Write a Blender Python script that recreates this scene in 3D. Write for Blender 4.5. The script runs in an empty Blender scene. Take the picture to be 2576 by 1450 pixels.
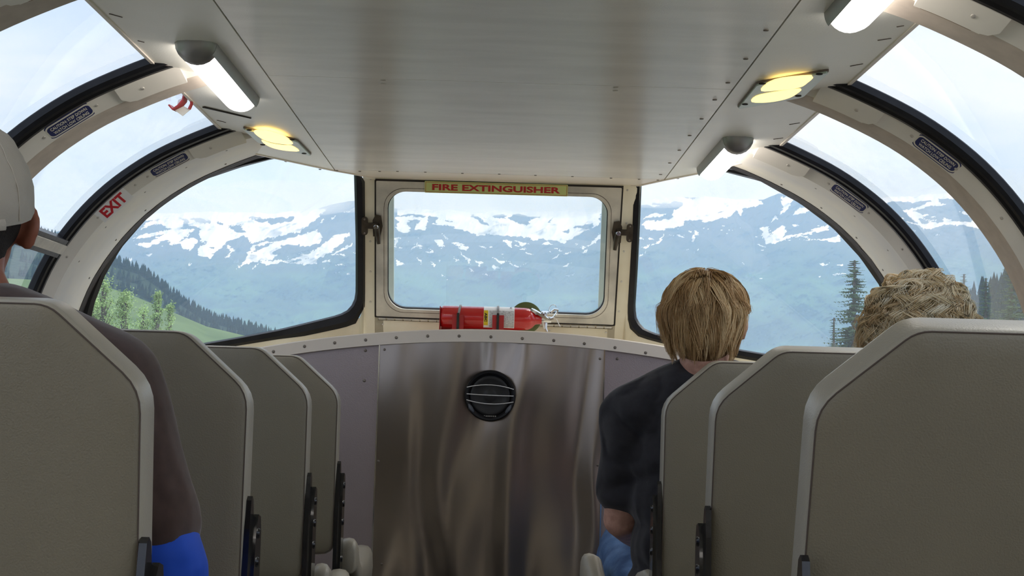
import bpy, bmesh, math, random
import numpy as np
from mathutils import Vector, Matrix, noise as mnoise

random.seed(7)
rng = np.random.default_rng(11)
SC = bpy.context.scene
COL = SC.collection

# ------------------------------------------------------------------ camera
EYE = 1.05                      # eye height above the floor; "rel" heights are measured from it
F = 3700.0
CX, CY = 1288.0, 725.0
fy = Vector((-35.0, -279.0, -F)).normalized()          # the car's long axis in camera space
ROLL = 0.0288
fx = Vector((math.cos(ROLL), -math.sin(ROLL), 0.0)); fx = (fx - fx.dot(fy) * fy).normalized()
fz = fx.cross(fy)
M = Matrix((fx, fy, fz))        # rows: world axes in camera space -> maps cam vec to world vec
cam = bpy.data.cameras.new('camera'); camo = bpy.data.objects.new('camera', cam); COL.objects.link(camo)
camo.matrix_world = Matrix.Translation((0, 0, EYE)) @ M.to_4x4()
cam.sensor_width = 36.0; cam.lens = F / 2576.0 * 36.0
cam.clip_start = 0.05; cam.clip_end = 20000
SC.camera = camo

# ------------------------------------------------------------------ exposure, world, render look
SC.view_settings.view_transform = 'Standard'; SC.view_settings.look = 'None'
SC.view_settings.gamma = 1.0; SC.view_settings.exposure = 0.50
SC.view_settings.use_curve_mapping = False
LAMP_POWER = 4.5
READ_POWER = 1.25
SKY = 1.12

world = bpy.data.worlds.new('overcast_sky'); SC.world = world; world.use_nodes = True
nt = world.node_tree; nt.nodes.clear()
def wn(t, **k):
    n = nt.nodes.new(t)
    for a, b in k.items(): setattr(n, a, b)
    return n
wo = wn('ShaderNodeOutputWorld'); wb = wn('ShaderNodeBackground'); tc = wn('ShaderNodeTexCoord')
mp = wn('ShaderNodeMapping'); mp.inputs['Scale'].default_value = (1.0, 1.0, 2.6)
n1 = wn('ShaderNodeTexNoise'); n1.inputs['Scale'].default_value = 4.2; n1.inputs['Detail'].default_value = 6; n1.inputs['Roughness'].default_value = .52; n1.inputs['Distortion'].default_value = .5
rp = wn('ShaderNodeValToRGB'); e = rp.color_ramp.elements
e[0].position = .34; e[0].color = (.46, .57, .82, 1); e[1].position = .62; e[1].color = (.82, .865, .97, 1)
m_ = e.new(.46); m_.color = (.585, .685, .93, 1)
nt.links.new(tc.outputs['Generated'], mp.inputs['Vector']); nt.links.new(mp.outputs[0], n1.inputs['Vector'])
nt.links.new(n1.outputs['Fac'], rp.inputs[0]); nt.links.new(rp.outputs[0], wb.inputs['Color'])
wb.inputs['Strength'].default_value = SKY; nt.links.new(wb.outputs[0], wo.inputs['Surface'])
sun = bpy.data.lights.new('bright_cloud_sun', 'SUN'); sun.energy = 2.2; sun.angle = math.radians(50); sun.color = (1, .98, .94)
suno = bpy.data.objects.new('bright_cloud_sun', sun); COL.objects.link(suno); suno.rotation_euler = Vector((.62, .38, .80)).to_track_quat('Z', 'Y').to_euler()
world.cycles.sampling_method = 'MANUAL'; world.cycles.sample_map_resolution = 512
SC.cycles.max_bounces = 8; SC.cycles.transparent_max_bounces = 16; SC.cycles.volume_bounces = 6
SC.cycles.diffuse_bounces = 5; SC.cycles.glossy_bounces = 4
SC.cycles.sample_clamp_indirect = 6.0
SC.cycles.use_denoising = True

# ------------------------------------------------------------------ pixel helpers: where a feature of the car stands
def ray(px, py):
    d = M @ Vector((px - CX, CY - py, -F)); return d
def at(px, py, Y):              # point at distance Y down the car (rel z)
    d = ray(px, py); return d * (Y / d.y)
def at_z(px, py, z):            # point on the level plane of rel height z
    d = ray(px, py); return d * (z / d.z)
def pix(p):                     # world(rel) -> pixel
    c = M.transposed() @ Vector(p); return (CX + F * c.x / -c.z, CY - F * c.y / -c.z)
def W3(p): return Vector((p[0], p[1], p[2] + EYE))

# ------------------------------------------------------------------ materials
def newmat(name):
    m = bpy.data.materials.new(name); m.use_nodes = True
    return m, m.node_tree, m.node_tree.nodes['Principled BSDF']
def setin(b, name, v):
    if name in b.inputs: b.inputs[name].default_value = v
def mat(name, col, rough=.5, metal=0.0, var=.08, vs=6.0, bump=0.0, bs=80.0, spec=.5, coat=0.0, stretch=(1, 1, 1), detail=4, col2=None, edge=(.35, .65), sheen=0):
    m, t, b = newmat(name)
    setin(b, 'Roughness', rough); setin(b, 'Metallic', metal); setin(b, 'Specular IOR Level', spec); setin(b, 'Coat Weight', coat)
    if sheen: setin(b, 'Sheen Weight', sheen)
    c = t.nodes.new('ShaderNodeTexCoord'); mp = t.nodes.new('ShaderNodeMapping'); mp.inputs['Scale'].default_value = stretch
    t.links.new(c.outputs['Object'], mp.inputs[0])
    n = t.nodes.new('ShaderNodeTexNoise'); n.inputs['Scale'].default_value = vs; n.inputs['Detail'].default_value = detail
    t.links.new(mp.outputs[0], n.inputs['Vector'])
    r = t.nodes.new('ShaderNodeValToRGB'); r.color_ramp.elements[0].position = edge[0]; r.color_ramp.elements[1].position = edge[1]
    a = [max(0, x * (1 - var)) for x in col]; bb = [min(1, x * (1 + var)) for x in (col2 or col)]
    r.color_ramp.elements[0].color = (*a, 1); r.color_ramp.elements[1].color = (*bb, 1)
    t.links.new(n.outputs['Fac'], r.inputs[0]); t.links.new(r.outputs[0], b.inputs['Base Color'])
    if bump:
        n2 = t.nodes.new('ShaderNodeTexNoise'); n2.inputs['Scale'].default_value = bs; n2.inputs['Detail'].default_value = 3
        t.links.new(mp.outputs[0], n2.inputs['Vector'])
        bp = t.nodes.new('ShaderNodeBump'); bp.inputs['Strength'].default_value = bump; bp.inputs['Distance'].default_value = .002
        t.links.new(n2.outputs['Fac'], bp.inputs['Height']); t.links.new(bp.outputs[0], b.inputs['Normal'])
    return m
def emit(name, col, s, base=(.9, .9, .9)):
    m, t, b = newmat(name); setin(b, 'Base Color', (*base, 1)); setin(b, 'Emission Color', (*col, 1)); setin(b, 'Emission Strength', s); setin(b, 'Roughness', .4)
    return m

M_CEIL = mat('painted_ceiling_panel', (.88, .835, .775), .24, var=.05, vs=3.0, stretch=(1.2, 5, 1), bump=.25, bs=260, spec=.55)
M_CEILS = mat('lightened_side_panel', (.94, .92, .83), .36, var=.05, vs=3.0, bump=.15, bs=200)  # paler colour stands for the sky light an outward tilt would catch
M_CREAM = mat('cream_paint', (.82, .73, .54), .42, var=.05, vs=5, col2=(.88, .82, .66))
M_CREAM2 = mat('ivory_trim', (.86, .78, .68), .38, var=.03, vs=5)
M_HOOP = mat('ivory_arch_cover', (.86, .82, .74), .4, var=.04, vs=7)
M_TAUPE = mat('taupe_arch_face', (.62, .54, .46), .55, var=.06, vs=30)
M_ARCH = mat('off_white_arch_band', (.80, .77, .72), .5, var=.05, vs=4, col2=(.86, .80, .68))
M_RUB = mat('black_rubber', (.010, .010, .012), .38, var=.3, vs=14, bump=.5, bs=35, spec=.3)
M_SEAL = mat('black_sealant', (.02, .012, .012), .6, var=.4, vs=30, bump=1, bs=60)
M_SCREW = mat('dull_screw_metal', (.23, .20, .17), .45, metal=.7, var=.2, vs=200)
M_SCREWL = mat('painted_screw', (.62, .58, .52), .35, metal=.3, var=.1, vs=200)
M_ALU = mat('dull_aluminium', (.55, .52, .46), .48, metal=.35, var=.16, vs=9, bump=.2, bs=50, col2=(.62, .58, .50))
M_SEAM = mat('dark_gap', (.02, .015, .012), .8)
M_RUST = mat('rusty_edge', (.20, .12, .06), .8, var=.4, vs=40)
M_VINYL = mat('taupe_seat_vinyl', (.225, .198, .140), .44, var=.04, vs=5, bump=.35, bs=420, spec=.5)
M_VINYLS = mat('taupe_seat_vinyl_lit_border', (.38, .35, .28), .36, var=.04, vs=8, bump=.25, bs=420, spec=.5)  # paler than the backs: light on the sideways borders is in the colour
M_STITCH = mat('dark_stitching', (.10, .075, .06), .8)
M_BLACKM = mat('black_cast_metal', (.01, .01, .012), .22, var=.2, vs=30, bump=.5, bs=30, spec=.6, coat=.3)  # leaf greens paled, part of the hazy veil put into the colour
M_FLOOR = mat('grey_rubber_floor', (.24, .22, .20), .6, var=.2, vs=20)  # needle greens lightened so the haze sits in the colour
M_SIDEP = mat('mauve_grey_panel', (.37, .315, .315), .38, metal=.45, var=.04, vs=5, bump=.2, bs=300)
M_RED = mat('red_enamel', (.55, .012, .012), .2, var=.05, vs=5, coat=.6)
M_REDB = mat('red_bracket_paint', (.42, .02, .02), .35, var=.1, vs=20)
M_CHROME = mat('chrome', (.80, .80, .80), .12, metal=1, var=.03, vs=10)
M_GREYP = mat('grey_lamp_housing', (.30, .29, .28), .35, metal=.5, var=.05, vs=20)
M_WHITE = mat('white_label', (.95, .95, .95), .5, var=.02, vs=10)
M_PRINT = mat('white_label_fine_print', (.50, .50, .50), .5, var=.25, vs=160, stretch=(1, 1, 5), col2=(.66, .66, .66))
M_YEL = mat('yellow_label', (.85, .62, .02), .5, var=.02)
M_INK = mat('black_ink', (.01, .01, .01), .5, var=0)
M_GLOW = mat('yellow_green_sign', (.52, .58, .22), .5, var=.03)
M_SRED = mat('sign_red', (.42, .02, .02), .5, var=.02)
M_XRED = mat('exit_red', (.62, .015, .03), .5, var=.02)
M_NAVY = mat('navy_sign', (.028, .035, .13), .45, var=.05)
M_SIGNT = mat('cream_sign_print', (.80, .76, .66), .5, var=.03)
M_PLATE = mat('pale_green_lamp_plate', (.52, .60, .54), .35, metal=.2, var=.04)
M_OLIVE = mat('olive_cap', (.10, .14, .035), .5)
M_TUBE = emit('lit_white_diffuser', (1, .93, .86), LAMP_POWER)
M_READ = emit('lit_amber_lens', (1.0, .68, .20), READ_POWER)

def steel(name):
    m, t, b = newmat(name); setin(b, 'Metallic', .92); setin(b, 'Roughness', .30); setin(b, 'Base Color', (.31, .265, .23, 1))
    setin(b, 'Anisotropic', .5)
    c = t.nodes.new('ShaderNodeTexCoord'); mp = t.nodes.new('ShaderNodeMapping'); mp.inputs['Scale'].default_value = (1, 1, .22)
    t.links.new(c.outputs['Object'], mp.inputs[0])
    n = t.nodes.new('ShaderNodeTexNoise'); n.inputs['Scale'].default_value = 5.5; n.inputs['Detail'].default_value = 1.0; n.inputs['Distortion'].default_value = .4
    t.links.new(mp.outputs[0], n.inputs['Vector'])
    bp = t.nodes.new('ShaderNodeBump'); bp.inputs['Strength'].default_value = 1.0; bp.inputs['Distance'].default_value = .10
    t.links.new(n.outputs['Fac'], bp.inputs['Height'])
    mp2 = t.nodes.new('ShaderNodeMapping'); mp2.inputs['Scale'].default_value = (400, 400, 6); t.links.new(c.outputs['Object'], mp2.inputs[0])
    n2 = t.nodes.new('ShaderNodeTexNoise'); n2.inputs['Scale'].default_value = 1; t.links.new(mp2.outputs[0], n2.inputs['Vector'])
    b2 = t.nodes.new('ShaderNodeBump'); b2.inputs['Strength'].default_value = .08; b2.inputs['Distance'].default_value = .001
    t.links.new(n2.outputs['Fac'], b2.inputs['Height']); t.links.new(bp.outputs[0], b2.inputs['Normal']); t.links.new(b2.outputs[0], b.inputs['Normal'])
    return m
M_STEEL = steel('brushed_stainless_steel')

def glass(name, tint=(.93, .965, .97), gl=.9, haze=.055):
    m = bpy.data.materials.new(name); m.use_nodes = True; t = m.node_tree; t.nodes.clear()
    o = t.nodes.new('ShaderNodeOutputMaterial'); tr = t.nodes.new('ShaderNodeBsdfTransparent'); tr.inputs[0].default_value = (*tint, 1)
    g = t.nodes.new('ShaderNodeBsdfGlossy'); g.inputs['Roughness'].default_value = .02
    d = t.nodes.new('ShaderNodeBsdfTranslucent'); d.inputs[0].default_value = (.85, .92, 1, 1)
    fr = t.nodes.new('ShaderNodeLayerWeight'); fr.inputs['Blend'].default_value = .5
    pw_ = t.nodes.new('ShaderNodeMath'); pw_.operation = 'POWER'; pw_.inputs[1].default_value = 5.0; t.links.new(fr.outputs['Facing'], pw_.inputs[0])
    mu = t.nodes.new('ShaderNodeMath'); mu.operation = 'MULTIPLY_ADD'; mu.inputs[1].default_value = gl; mu.inputs[2].default_value = .05
    t.links.new(pw_.outputs[0], mu.inputs[0])
    m1 = t.nodes.new('ShaderNodeMixShader'); m1.inputs[0].default_value = haze; t.links.new(tr.outputs[0], m1.inputs[1]); t.links.new(d.outputs[0], m1.inputs[2])
    m2 = t.nodes.new('ShaderNodeMixShader'); t.links.new(mu.outputs[0], m2.inputs[0]); t.links.new(m1.outputs[0], m2.inputs[1]); t.links.new(g.outputs[0], m2.inputs[2])
    t.links.new(m2.outputs[0], o.inputs[0]); return m
M_GLASS = glass('window_glass')

# ------------------------------------------------------------------ mesh helpers (geometry is given in rel coordinates unless local=True)
def tag(o, label=None, cat=None, group=None, kind=None):
    if label: o['label'] = label
    if cat: o['category'] = cat
    if group: o['group'] = group
    if kind: o['kind'] = kind
    return o
def origin_of(p):
    v = Vector((0, 0, 0))
    while p is not None: v = v + p.location; p = p.parent
    return v
def obj(name, verts, faces, m, parent=None, smooth=False, local=False, sharp=None, fixn=True):
    me = bpy.data.meshes.new(name)
    off = Vector((0, 0, 0)) if local else Vector((0, 0, EYE)) - origin_of(parent)
    me.from_pydata([(v[0] + off.x, v[1] + off.y, v[2] + off.z) for v in verts], [], faces)
    if fixn:
        bm = bmesh.new(); bm.from_mesh(me); bmesh.ops.recalc_face_normals(bm, faces=bm.faces); bm.to_mesh(me); bm.free()
    if isinstance(m, (list, tuple)):
        for q in m: me.materials.append(q)
    else: me.materials.append(m)
    if smooth:
        me.polygons.foreach_set('use_smooth', [True] * len(me.polygons))
        me.set_sharp_from_angle(angle=math.radians(sharp or 40))
    o = bpy.data.objects.new(name, me); COL.objects.link(o)
    if parent: o.parent = parent
    me.update(); return o
def empty(name, loc, label=None, cat=None, group=None, kind=None, rz=0):
    o = bpy.data.objects.new(name, None); COL.objects.link(o); o.location = W3(loc); o.rotation_euler.z = rz
    o.empty_display_size = .05
    return tag(o, label, cat, group, kind)

class G:                        # collects shapes for ONE mesh
    def __init__(s): s.v = []; s.f = []
    def add(s, v, f):
        k = len(s.v); s.v += [tuple(x) for x in v]; s.f += [tuple(i + k for i in q) for q in f]; return s
    def box(s, lo, hi):
        (a, b, c), (d, e, f) = lo, hi
        return s.add([(a,b,c),(d,b,c),(d,e,c),(a,e,c),(a,b,f),(d,b,f),(d,e,f),(a,e,f)], [(0,3,2,1),(4,5,6,7),(0,1,5,4),(1,2,6,5),(2,3,7,6),(3,0,4,7)])
    def prism(s, poly, ext):    # polygon (3D) extruded by vector
        n = len(poly); v = [Vector(p) for p in poly]; w = [p + Vector(ext) for p in v]
        return s.add(v + w, [tuple(range(n)), tuple(range(2 * n - 1, n - 1, -1))] + [(i, (i + 1) % n, n + (i + 1) % n, n + i) for i in range(n)])
    def loft(s, rings, closed=True, caps=True):
        n = len(rings[0]); v = [p for r in rings for p in r]; f = []
        for k in range(len(rings) - 1):
            for i in range(n if closed else n - 1):
                j = (i + 1) % n; f.append((k*n+i, k*n+j, (k+1)*n+j, (k+1)*n+i))
        if caps and closed: f += [tuple(range(n - 1, -1, -1)), tuple(range((len(rings)-1)*n, len(rings)*n))]
        return s.add(v, f)
    def tube(s, pts, r, seg=10, caps=True, squash=None):
        pts = [Vector(p) for p in pts]; n = len(pts)
        r = r if isinstance(r, (list, tuple)) else [r] * n
        rings = []; up = None
        for i, p in enumerate(pts):
            t = (pts[min(i+1, n-1)] - pts[max(i-1, 0)]).normalized()
            if up is None: up = Vector((0, 0, 1)) if abs(t.z) < .9 else Vector((0, 1, 0))
            a = t.cross(up).normalized(); b = a.cross(t).normalized(); up = b
            k = squash or (1, 1)
            rings.append([p + a * math.cos(q) * r[i] * k[0] + b * math.sin(q) * r[i] * k[1] for q in [2*math.pi*j/seg for j in range(seg)]])
        return s.loft(rings, True, caps)
    def disc(s, c, nrm, r, th, seg=12, dome=0):   # short cylinder: a screw head, a cap
        c = Vector(c); nrm = Vector(nrm).normalized(); a = nrm.orthogonal().normalized(); b = nrm.cross(a)
        ring = lambda rr, h: [c + nrm * h + (a * math.cos(q) + b * math.sin(q)) * rr for q in [2*math.pi*j/seg for j in range(seg)]]
        return s.loft([ring(r, -.0005), ring(r, th * .5), ring(r * .8, th), ring(r * .25, th * (1.0 if not dome else 1.25))])
    def lathe(s, prof, c, ax, seg=32):            # prof: (along axis, radius)
        c = Vector(c); ax = Vector(ax).normalized(); a = ax.orthogonal().normalized(); b = ax.cross(a)
        return s.loft([[c + ax * h + (a * math.cos(q) + b * math.sin(q)) * max(rr, 1e-4) for q in [2*math.pi*j/seg for j in range(seg)]] for h, rr in prof])
    def ell(s, c, r, seg=20, rings=12, rot=None):
        c = Vector(c); R = []
        for i in range(rings + 1):
            th = math.pi * (i + .02) / (rings + .04)
            R.append([Vector((r[0]*math.sin(th)*math.cos(q), r[1]*math.sin(th)*math.sin(q), r[2]*math.cos(th))) for q in [2*math.pi*j/seg for j in range(seg)]])
        if rot is not None: R = [[rot @ p for p in q] for q in R]
        return s.loft([[c + p for p in q] for q in R])
    def build(s, name, m, parent=None, **k): return obj(name, s.v, s.f, m, parent, **k)

def ring_between(outer, inner, raise_vec, mid=0.0):   # closed band between two outlines of equal count
    n = len(outer); r = Vector(raise_vec)
    g = G(); O = [Vector(p) for p in outer]; I = [Vector(p) for p in inner]
    rows = [[p - r * .6 for p in O], [p + r * .7 for p in O], [(p * .5 + q * .5) + r * (1 + mid) for p, q in zip(O, I)], [q + r * .7 for q in I], [q - r * .6 for q in I]]
    g.loft(rows, True, False); k = len(rows)
    g.f += [((k-1)*n+i, (k-1)*n+(i+1) % n, (i+1) % n, i) for i in range(n)]
    return g
def resample(pts, n, closed=True):
    P = [Vector(p) for p in pts]
    if closed: P = P + [P[0]]
    L = [0]
    for a, b in zip(P, P[1:]): L.append(L[-1] + (b - a).length)
    out = []; k = 0
    for i in range(n):
        t = L[-1] * i / (n if closed else n - 1)
        while k < len(L) - 2 and L[k+1] < t: k += 1
        u = (t - L[k]) / max(1e-9, L[k+1] - L[k]); out.append(P[k].lerp(P[k+1], min(1, max(0, u))))
    return out
def catmull(pts, sub=6, closed=False):
    P = [np.array(p, float) for p in pts]; n = len(P); out = []
    rngi = range(n) if closed else range(n - 1)
    for i in rngi:
        p0 = P[(i-1) % n] if closed or i > 0 else 2*P[0]-P[1]
        p1 = P[i]; p2 = P[(i+1) % n]; p3 = P[(i+2) % n] if closed or i + 2 < n else 2*P[-1]-P[-2]
        for k in range(sub):
            t = k / sub; out.append(.5*((2*p1)+(-p0+p2)*t+(2*p0-5*p1+4*p2-p3)*t*t+(-p0+3*p1-3*p2+p3)*t**3))
    if not closed: out.append(P[-1])
    return [tuple(x) for x in out]

def text(name, s, origin, xd, yd, width, height, m, parent, depth=.0006, bold=.0, shear=0.0, local=False):
    cu = bpy.data.curves.new(name, 'FONT'); cu.body = s; cu.align_x = 'CENTER'; cu.align_y = 'CENTER'; cu.extrude = .02; cu.offset = bold; cu.shear = shear
    cu.resolution_u = 3
    o = bpy.data.objects.new('tmp', cu); COL.objects.link(o); bpy.context.view_layer.update()
    me = bpy.data.meshes.new_from_object(o.evaluated_get(bpy.context.evaluated_depsgraph_get())); bpy.data.objects.remove(o)
    v = np.array([x.co[:] for x in me.vertices]); lo, hi = v.min(0), v.max(0)
    xd = Vector(xd).normalized(); yd = Vector(yd).normalized(); nd = xd.cross(yd)
    o0 = Vector(origin) + (Vector((0, 0, 0)) if local else Vector((0, 0, EYE)) - origin_of(parent))
    for x in me.vertices:
        a = ((x.co.x - lo[0]) / (hi[0]-lo[0]) - .5) * width; b = ((x.co.y - lo[1]) / (hi[1]-lo[1]) - .5) * height; c = (x.co.z + .02) / .04 * depth
        x.co = o0 + xd * a + yd * b + nd * c
    me.materials.clear(); me.materials.append(m); me.name = name
    oo = bpy.data.objects.new(name, me); COL.objects.link(oo)
    if parent: oo.parent = parent
    return oo

# ------------------------------------------------------------------ the dome's cross-section
XC = -.015
HALF = [(1.30,-1.05),(1.312,-.6),(1.315,-.25),(1.308,0),(1.292,.12),(1.264,.236),(1.224,.337),(1.167,.429),(1.098,.512),(1.022,.58),(.925,.645),(.80,.705),(.70,.742),(.55,.785)]
PRO = resample([Vector((a, 0, b)) for a, b in catmull(HALF, 8)], 160, closed=False)   # (w,0,z), equal steps
NP = len(PRO)
def pro_n(i):
    t = (PRO[min(i+1, NP-1)] - PRO[max(i-1, 0)]).normalized(); return (t.x, t.z), (-t.z, t.x)   # tangent (going up), inward normal as (w,z)
def ppt(i, side, y, n):         # point on the dome at profile index i, n metres inward
    _, nn = pro_n(i); p = PRO[i]; return Vector((XC + side * (p.x + nn[0] * n), y, p.z + nn[1] * n))
def halfw(z):
    for a, b in zip(PRO, PRO[1:]):
        if a.z <= z <= b.z: return a.x + (b.x - a.x) * (z - a.z) / max(1e-9, b.z - a.z)
    return PRO[-1].x
def idx_z(z): return min(range(NP), key=lambda i: abs(PRO[i].z - z))
def idx_px(side, y, px, py, n=0):
    return min(range(NP), key=lambda i: (Vector(pix(ppt(i, side, y, n))) - Vector((px, py))).length)
def sweep(side, i0, i1, sec, step=2, closed=True):   # section: list of (y, inward)
    ii = list(range(i0, i1, step)) + [i1]
    rings = [[ppt(i, side, y, n) for y, n in sec] for i in ii]
    return G().loft(rings, closed, closed)
I_SILL, I_TOP = idx_z(-.10), NP - 6

# ================================================================== THE SETTING
YR = -2.5                       # the rear end of what is built
# floor
G().box((-1.32, YR, -1.09), (1.30, 5.1, -1.05)).build('floor', M_FLOOR)['kind'] = 'structure'
# side walls below the windows
for side, nm in ((-1, 'wall_left'), (1, 'wall_right')):
    w = sweep(side, 0, I_SILL, [(YR, 0), (5.1, 0), (5.1, -.04), (YR, -.04)]).build(nm, M_CREAM, smooth=True); w['kind'] = 'structure'
    s = sweep(side, I_SILL - 3, I_SILL, [(YR, 0), (YR, .05), (4.2, .05), (4.2, 0)], step=1).build('sill', M_CREAM2, w, smooth=True)
# unseen rear wall, kept solid to hold back light from behind
g = G(); RW = [(XC - p.x, p.z) for p in PRO] + [(XC + p.x, p.z) for p in PRO[::-1]]
g.prism([(x, YR, z) for x, z in RW], (0, -.05, 0))
g.build('wall_rear', M_CREAM)['kind'] = 'structure'

# ceiling: dark backing, then panels as parts
ZC = .72
fr_px = [(635,385),(720,403),(790,418),(838,428),(905,440),(945,447),(1240,455),(1568,467),(1610,466),(1673,452),(1760,435),(1850,413),(1905,400)]
FR = [at_z(x, y, ZC) for x, y in fr_px]
XL, XR, SL, SR = -.782, .755, -.5475, .515
YS = 4.69
ceil_poly = [Vector((XL, YR, ZC + .006)), Vector((XR, YR, ZC + .006)), Vector((XR, FR[-1].y - .02, ZC + .006))] + [Vector((p.x, p.y, ZC + .006)) for p in FR[::-1]] + [Vector((XL, FR[0].y - .02, ZC + .006))]
ceiling = G().prism(ceil_poly, (0, 0, .07)).build('ceiling', M_SEAM); ceiling['kind'] = 'structure'
gp = .0018
def panel(poly, m, name='panel', z0=ZC, th=.0055):
    return G().prism([(x, y, z0) for x, y in poly], (0, 0, th)).build(name, m, ceiling)
Y1 = 3.31
for a, b in ((YR, -.9), (-.9, .5), (.5, 1.9), (1.9, Y1), (Y1, YS)):
    panel([(SL + gp, a + .001), (SR - gp, a + .001), (SR - gp, b - .001), (SL + gp, b - .001)], M_CEIL)
def strip_y(x):                 # front edge at x
    for a, b in zip(FR, FR[1:]):
        if a.x <= x <= b.x: return a.y + (b.y - a.y) * (x - a.x) / (b.x - a.x)
    return FR[0].y
front = [(p.x, p.y) for p in FR if SL < p.x < SR and p.y > YS + .002]
panel([(SL + gp, YS + .001), (SR - gp, YS + .001), (SR - gp, strip_y(SR))] + front[::-1] + [(SL + gp, strip_y(SL))], M_CREAM2)
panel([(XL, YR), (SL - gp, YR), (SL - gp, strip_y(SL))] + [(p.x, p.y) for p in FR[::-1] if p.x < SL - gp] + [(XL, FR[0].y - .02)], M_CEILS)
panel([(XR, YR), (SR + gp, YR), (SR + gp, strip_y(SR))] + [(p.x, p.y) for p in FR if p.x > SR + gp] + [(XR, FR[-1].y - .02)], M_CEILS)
# edge trim, a thin pale lip round the ceiling
lip = [Vector((XL - .004, YR, ZC))] + [Vector((XL - .004, FR[0].y - .02, ZC))] + [Vector((p.x, p.y + .004, ZC)) for p in FR] + [Vector((XR + .004, FR[-1].y - .02, ZC)), Vector((XR + .004, YR, ZC))]
g = G()
for a, b in zip(lip, lip[1:]):
    t = (b - a).normalized(); nn = Vector((-t.y, t.x, 0)) * .004
    g.prism([a - nn + Vector((0,0,-.003)), a + nn + Vector((0,0,-.003)), b + nn + Vector((0,0,-.003)), b - nn + Vector((0,0,-.003))], (0, 0, .085))
g.build('edge_trim', M_CREAM2, ceiling)

def screw_at(p, nrm, parent, r=.004, m=None, th=.0018, name='screw'):
    return G().disc(p, nrm, r, th, 10).build(name, m or M_SCREW, parent, smooth=True, sharp=50)
for x, y in [(1927,76),(1876,148),(1831,208),(1798,251),(1765,299),(1735,341),(1709,378),(1685,410),(1662,439)]:
    screw_at(at_z(x, y, ZC), (0, 0, -1), ceiling, .0055)
for x, y in [(719,404),(805,424),(848,427),(905,429),(955,429),(1000,429),(1070,431),(1163,434),(1256,436),(1347,439),(1440,442),(1537,446),(1608,449),(1655,451),(1705,447)]:
    screw_at(at_z(x, y + 2, ZC), (0, 0, -1), ceiling, .0045)
for x, y in [(963,202),(964,211),(1549,220),(1548,228)]:
    screw_at(at_z(x, y, ZC), (0, 0, -1), ceiling, .0065, M_SCREWL)
def line_groove(px0, px1, wid, name='groove', m=None, d=.002):
    a, b = at_z(*px0, ZC), at_z(*px1, ZC); t = (b - a).normalized(); n = Vector((-t.y, t.x, 0)) * wid
    return G().prism([a - n, a + n, b + n * .4, b - n * .4], (0, 0, -d)).build(name, m or M_SEAM, ceiling)
for a, b in [((275,34),(308,43)),((347,102),(363,106)),((403,161),(425,166)),((456,214),(483,220)),((546,302),(568,308)),((580,339),(601,344)),((614,373),(632,377)),
             ((2286,27),(2322,21)),((2256,67),(2274,64)),((2208,101),(2242,96)),((2139,166),(2171,160)),((2083,221),(2110,216)),((2031,269),(2057,265)),((1986,313),(2012,309)),((1946,350),(1970,347)),((1910,384),(1932,381)),((1880,413),(1900,410))]:
    line_groove(a, b, .0012, m=M_STITCH, d=.0012)
line_groove((512,268), (631,296), .0042, name='slot', d=.003)

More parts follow.
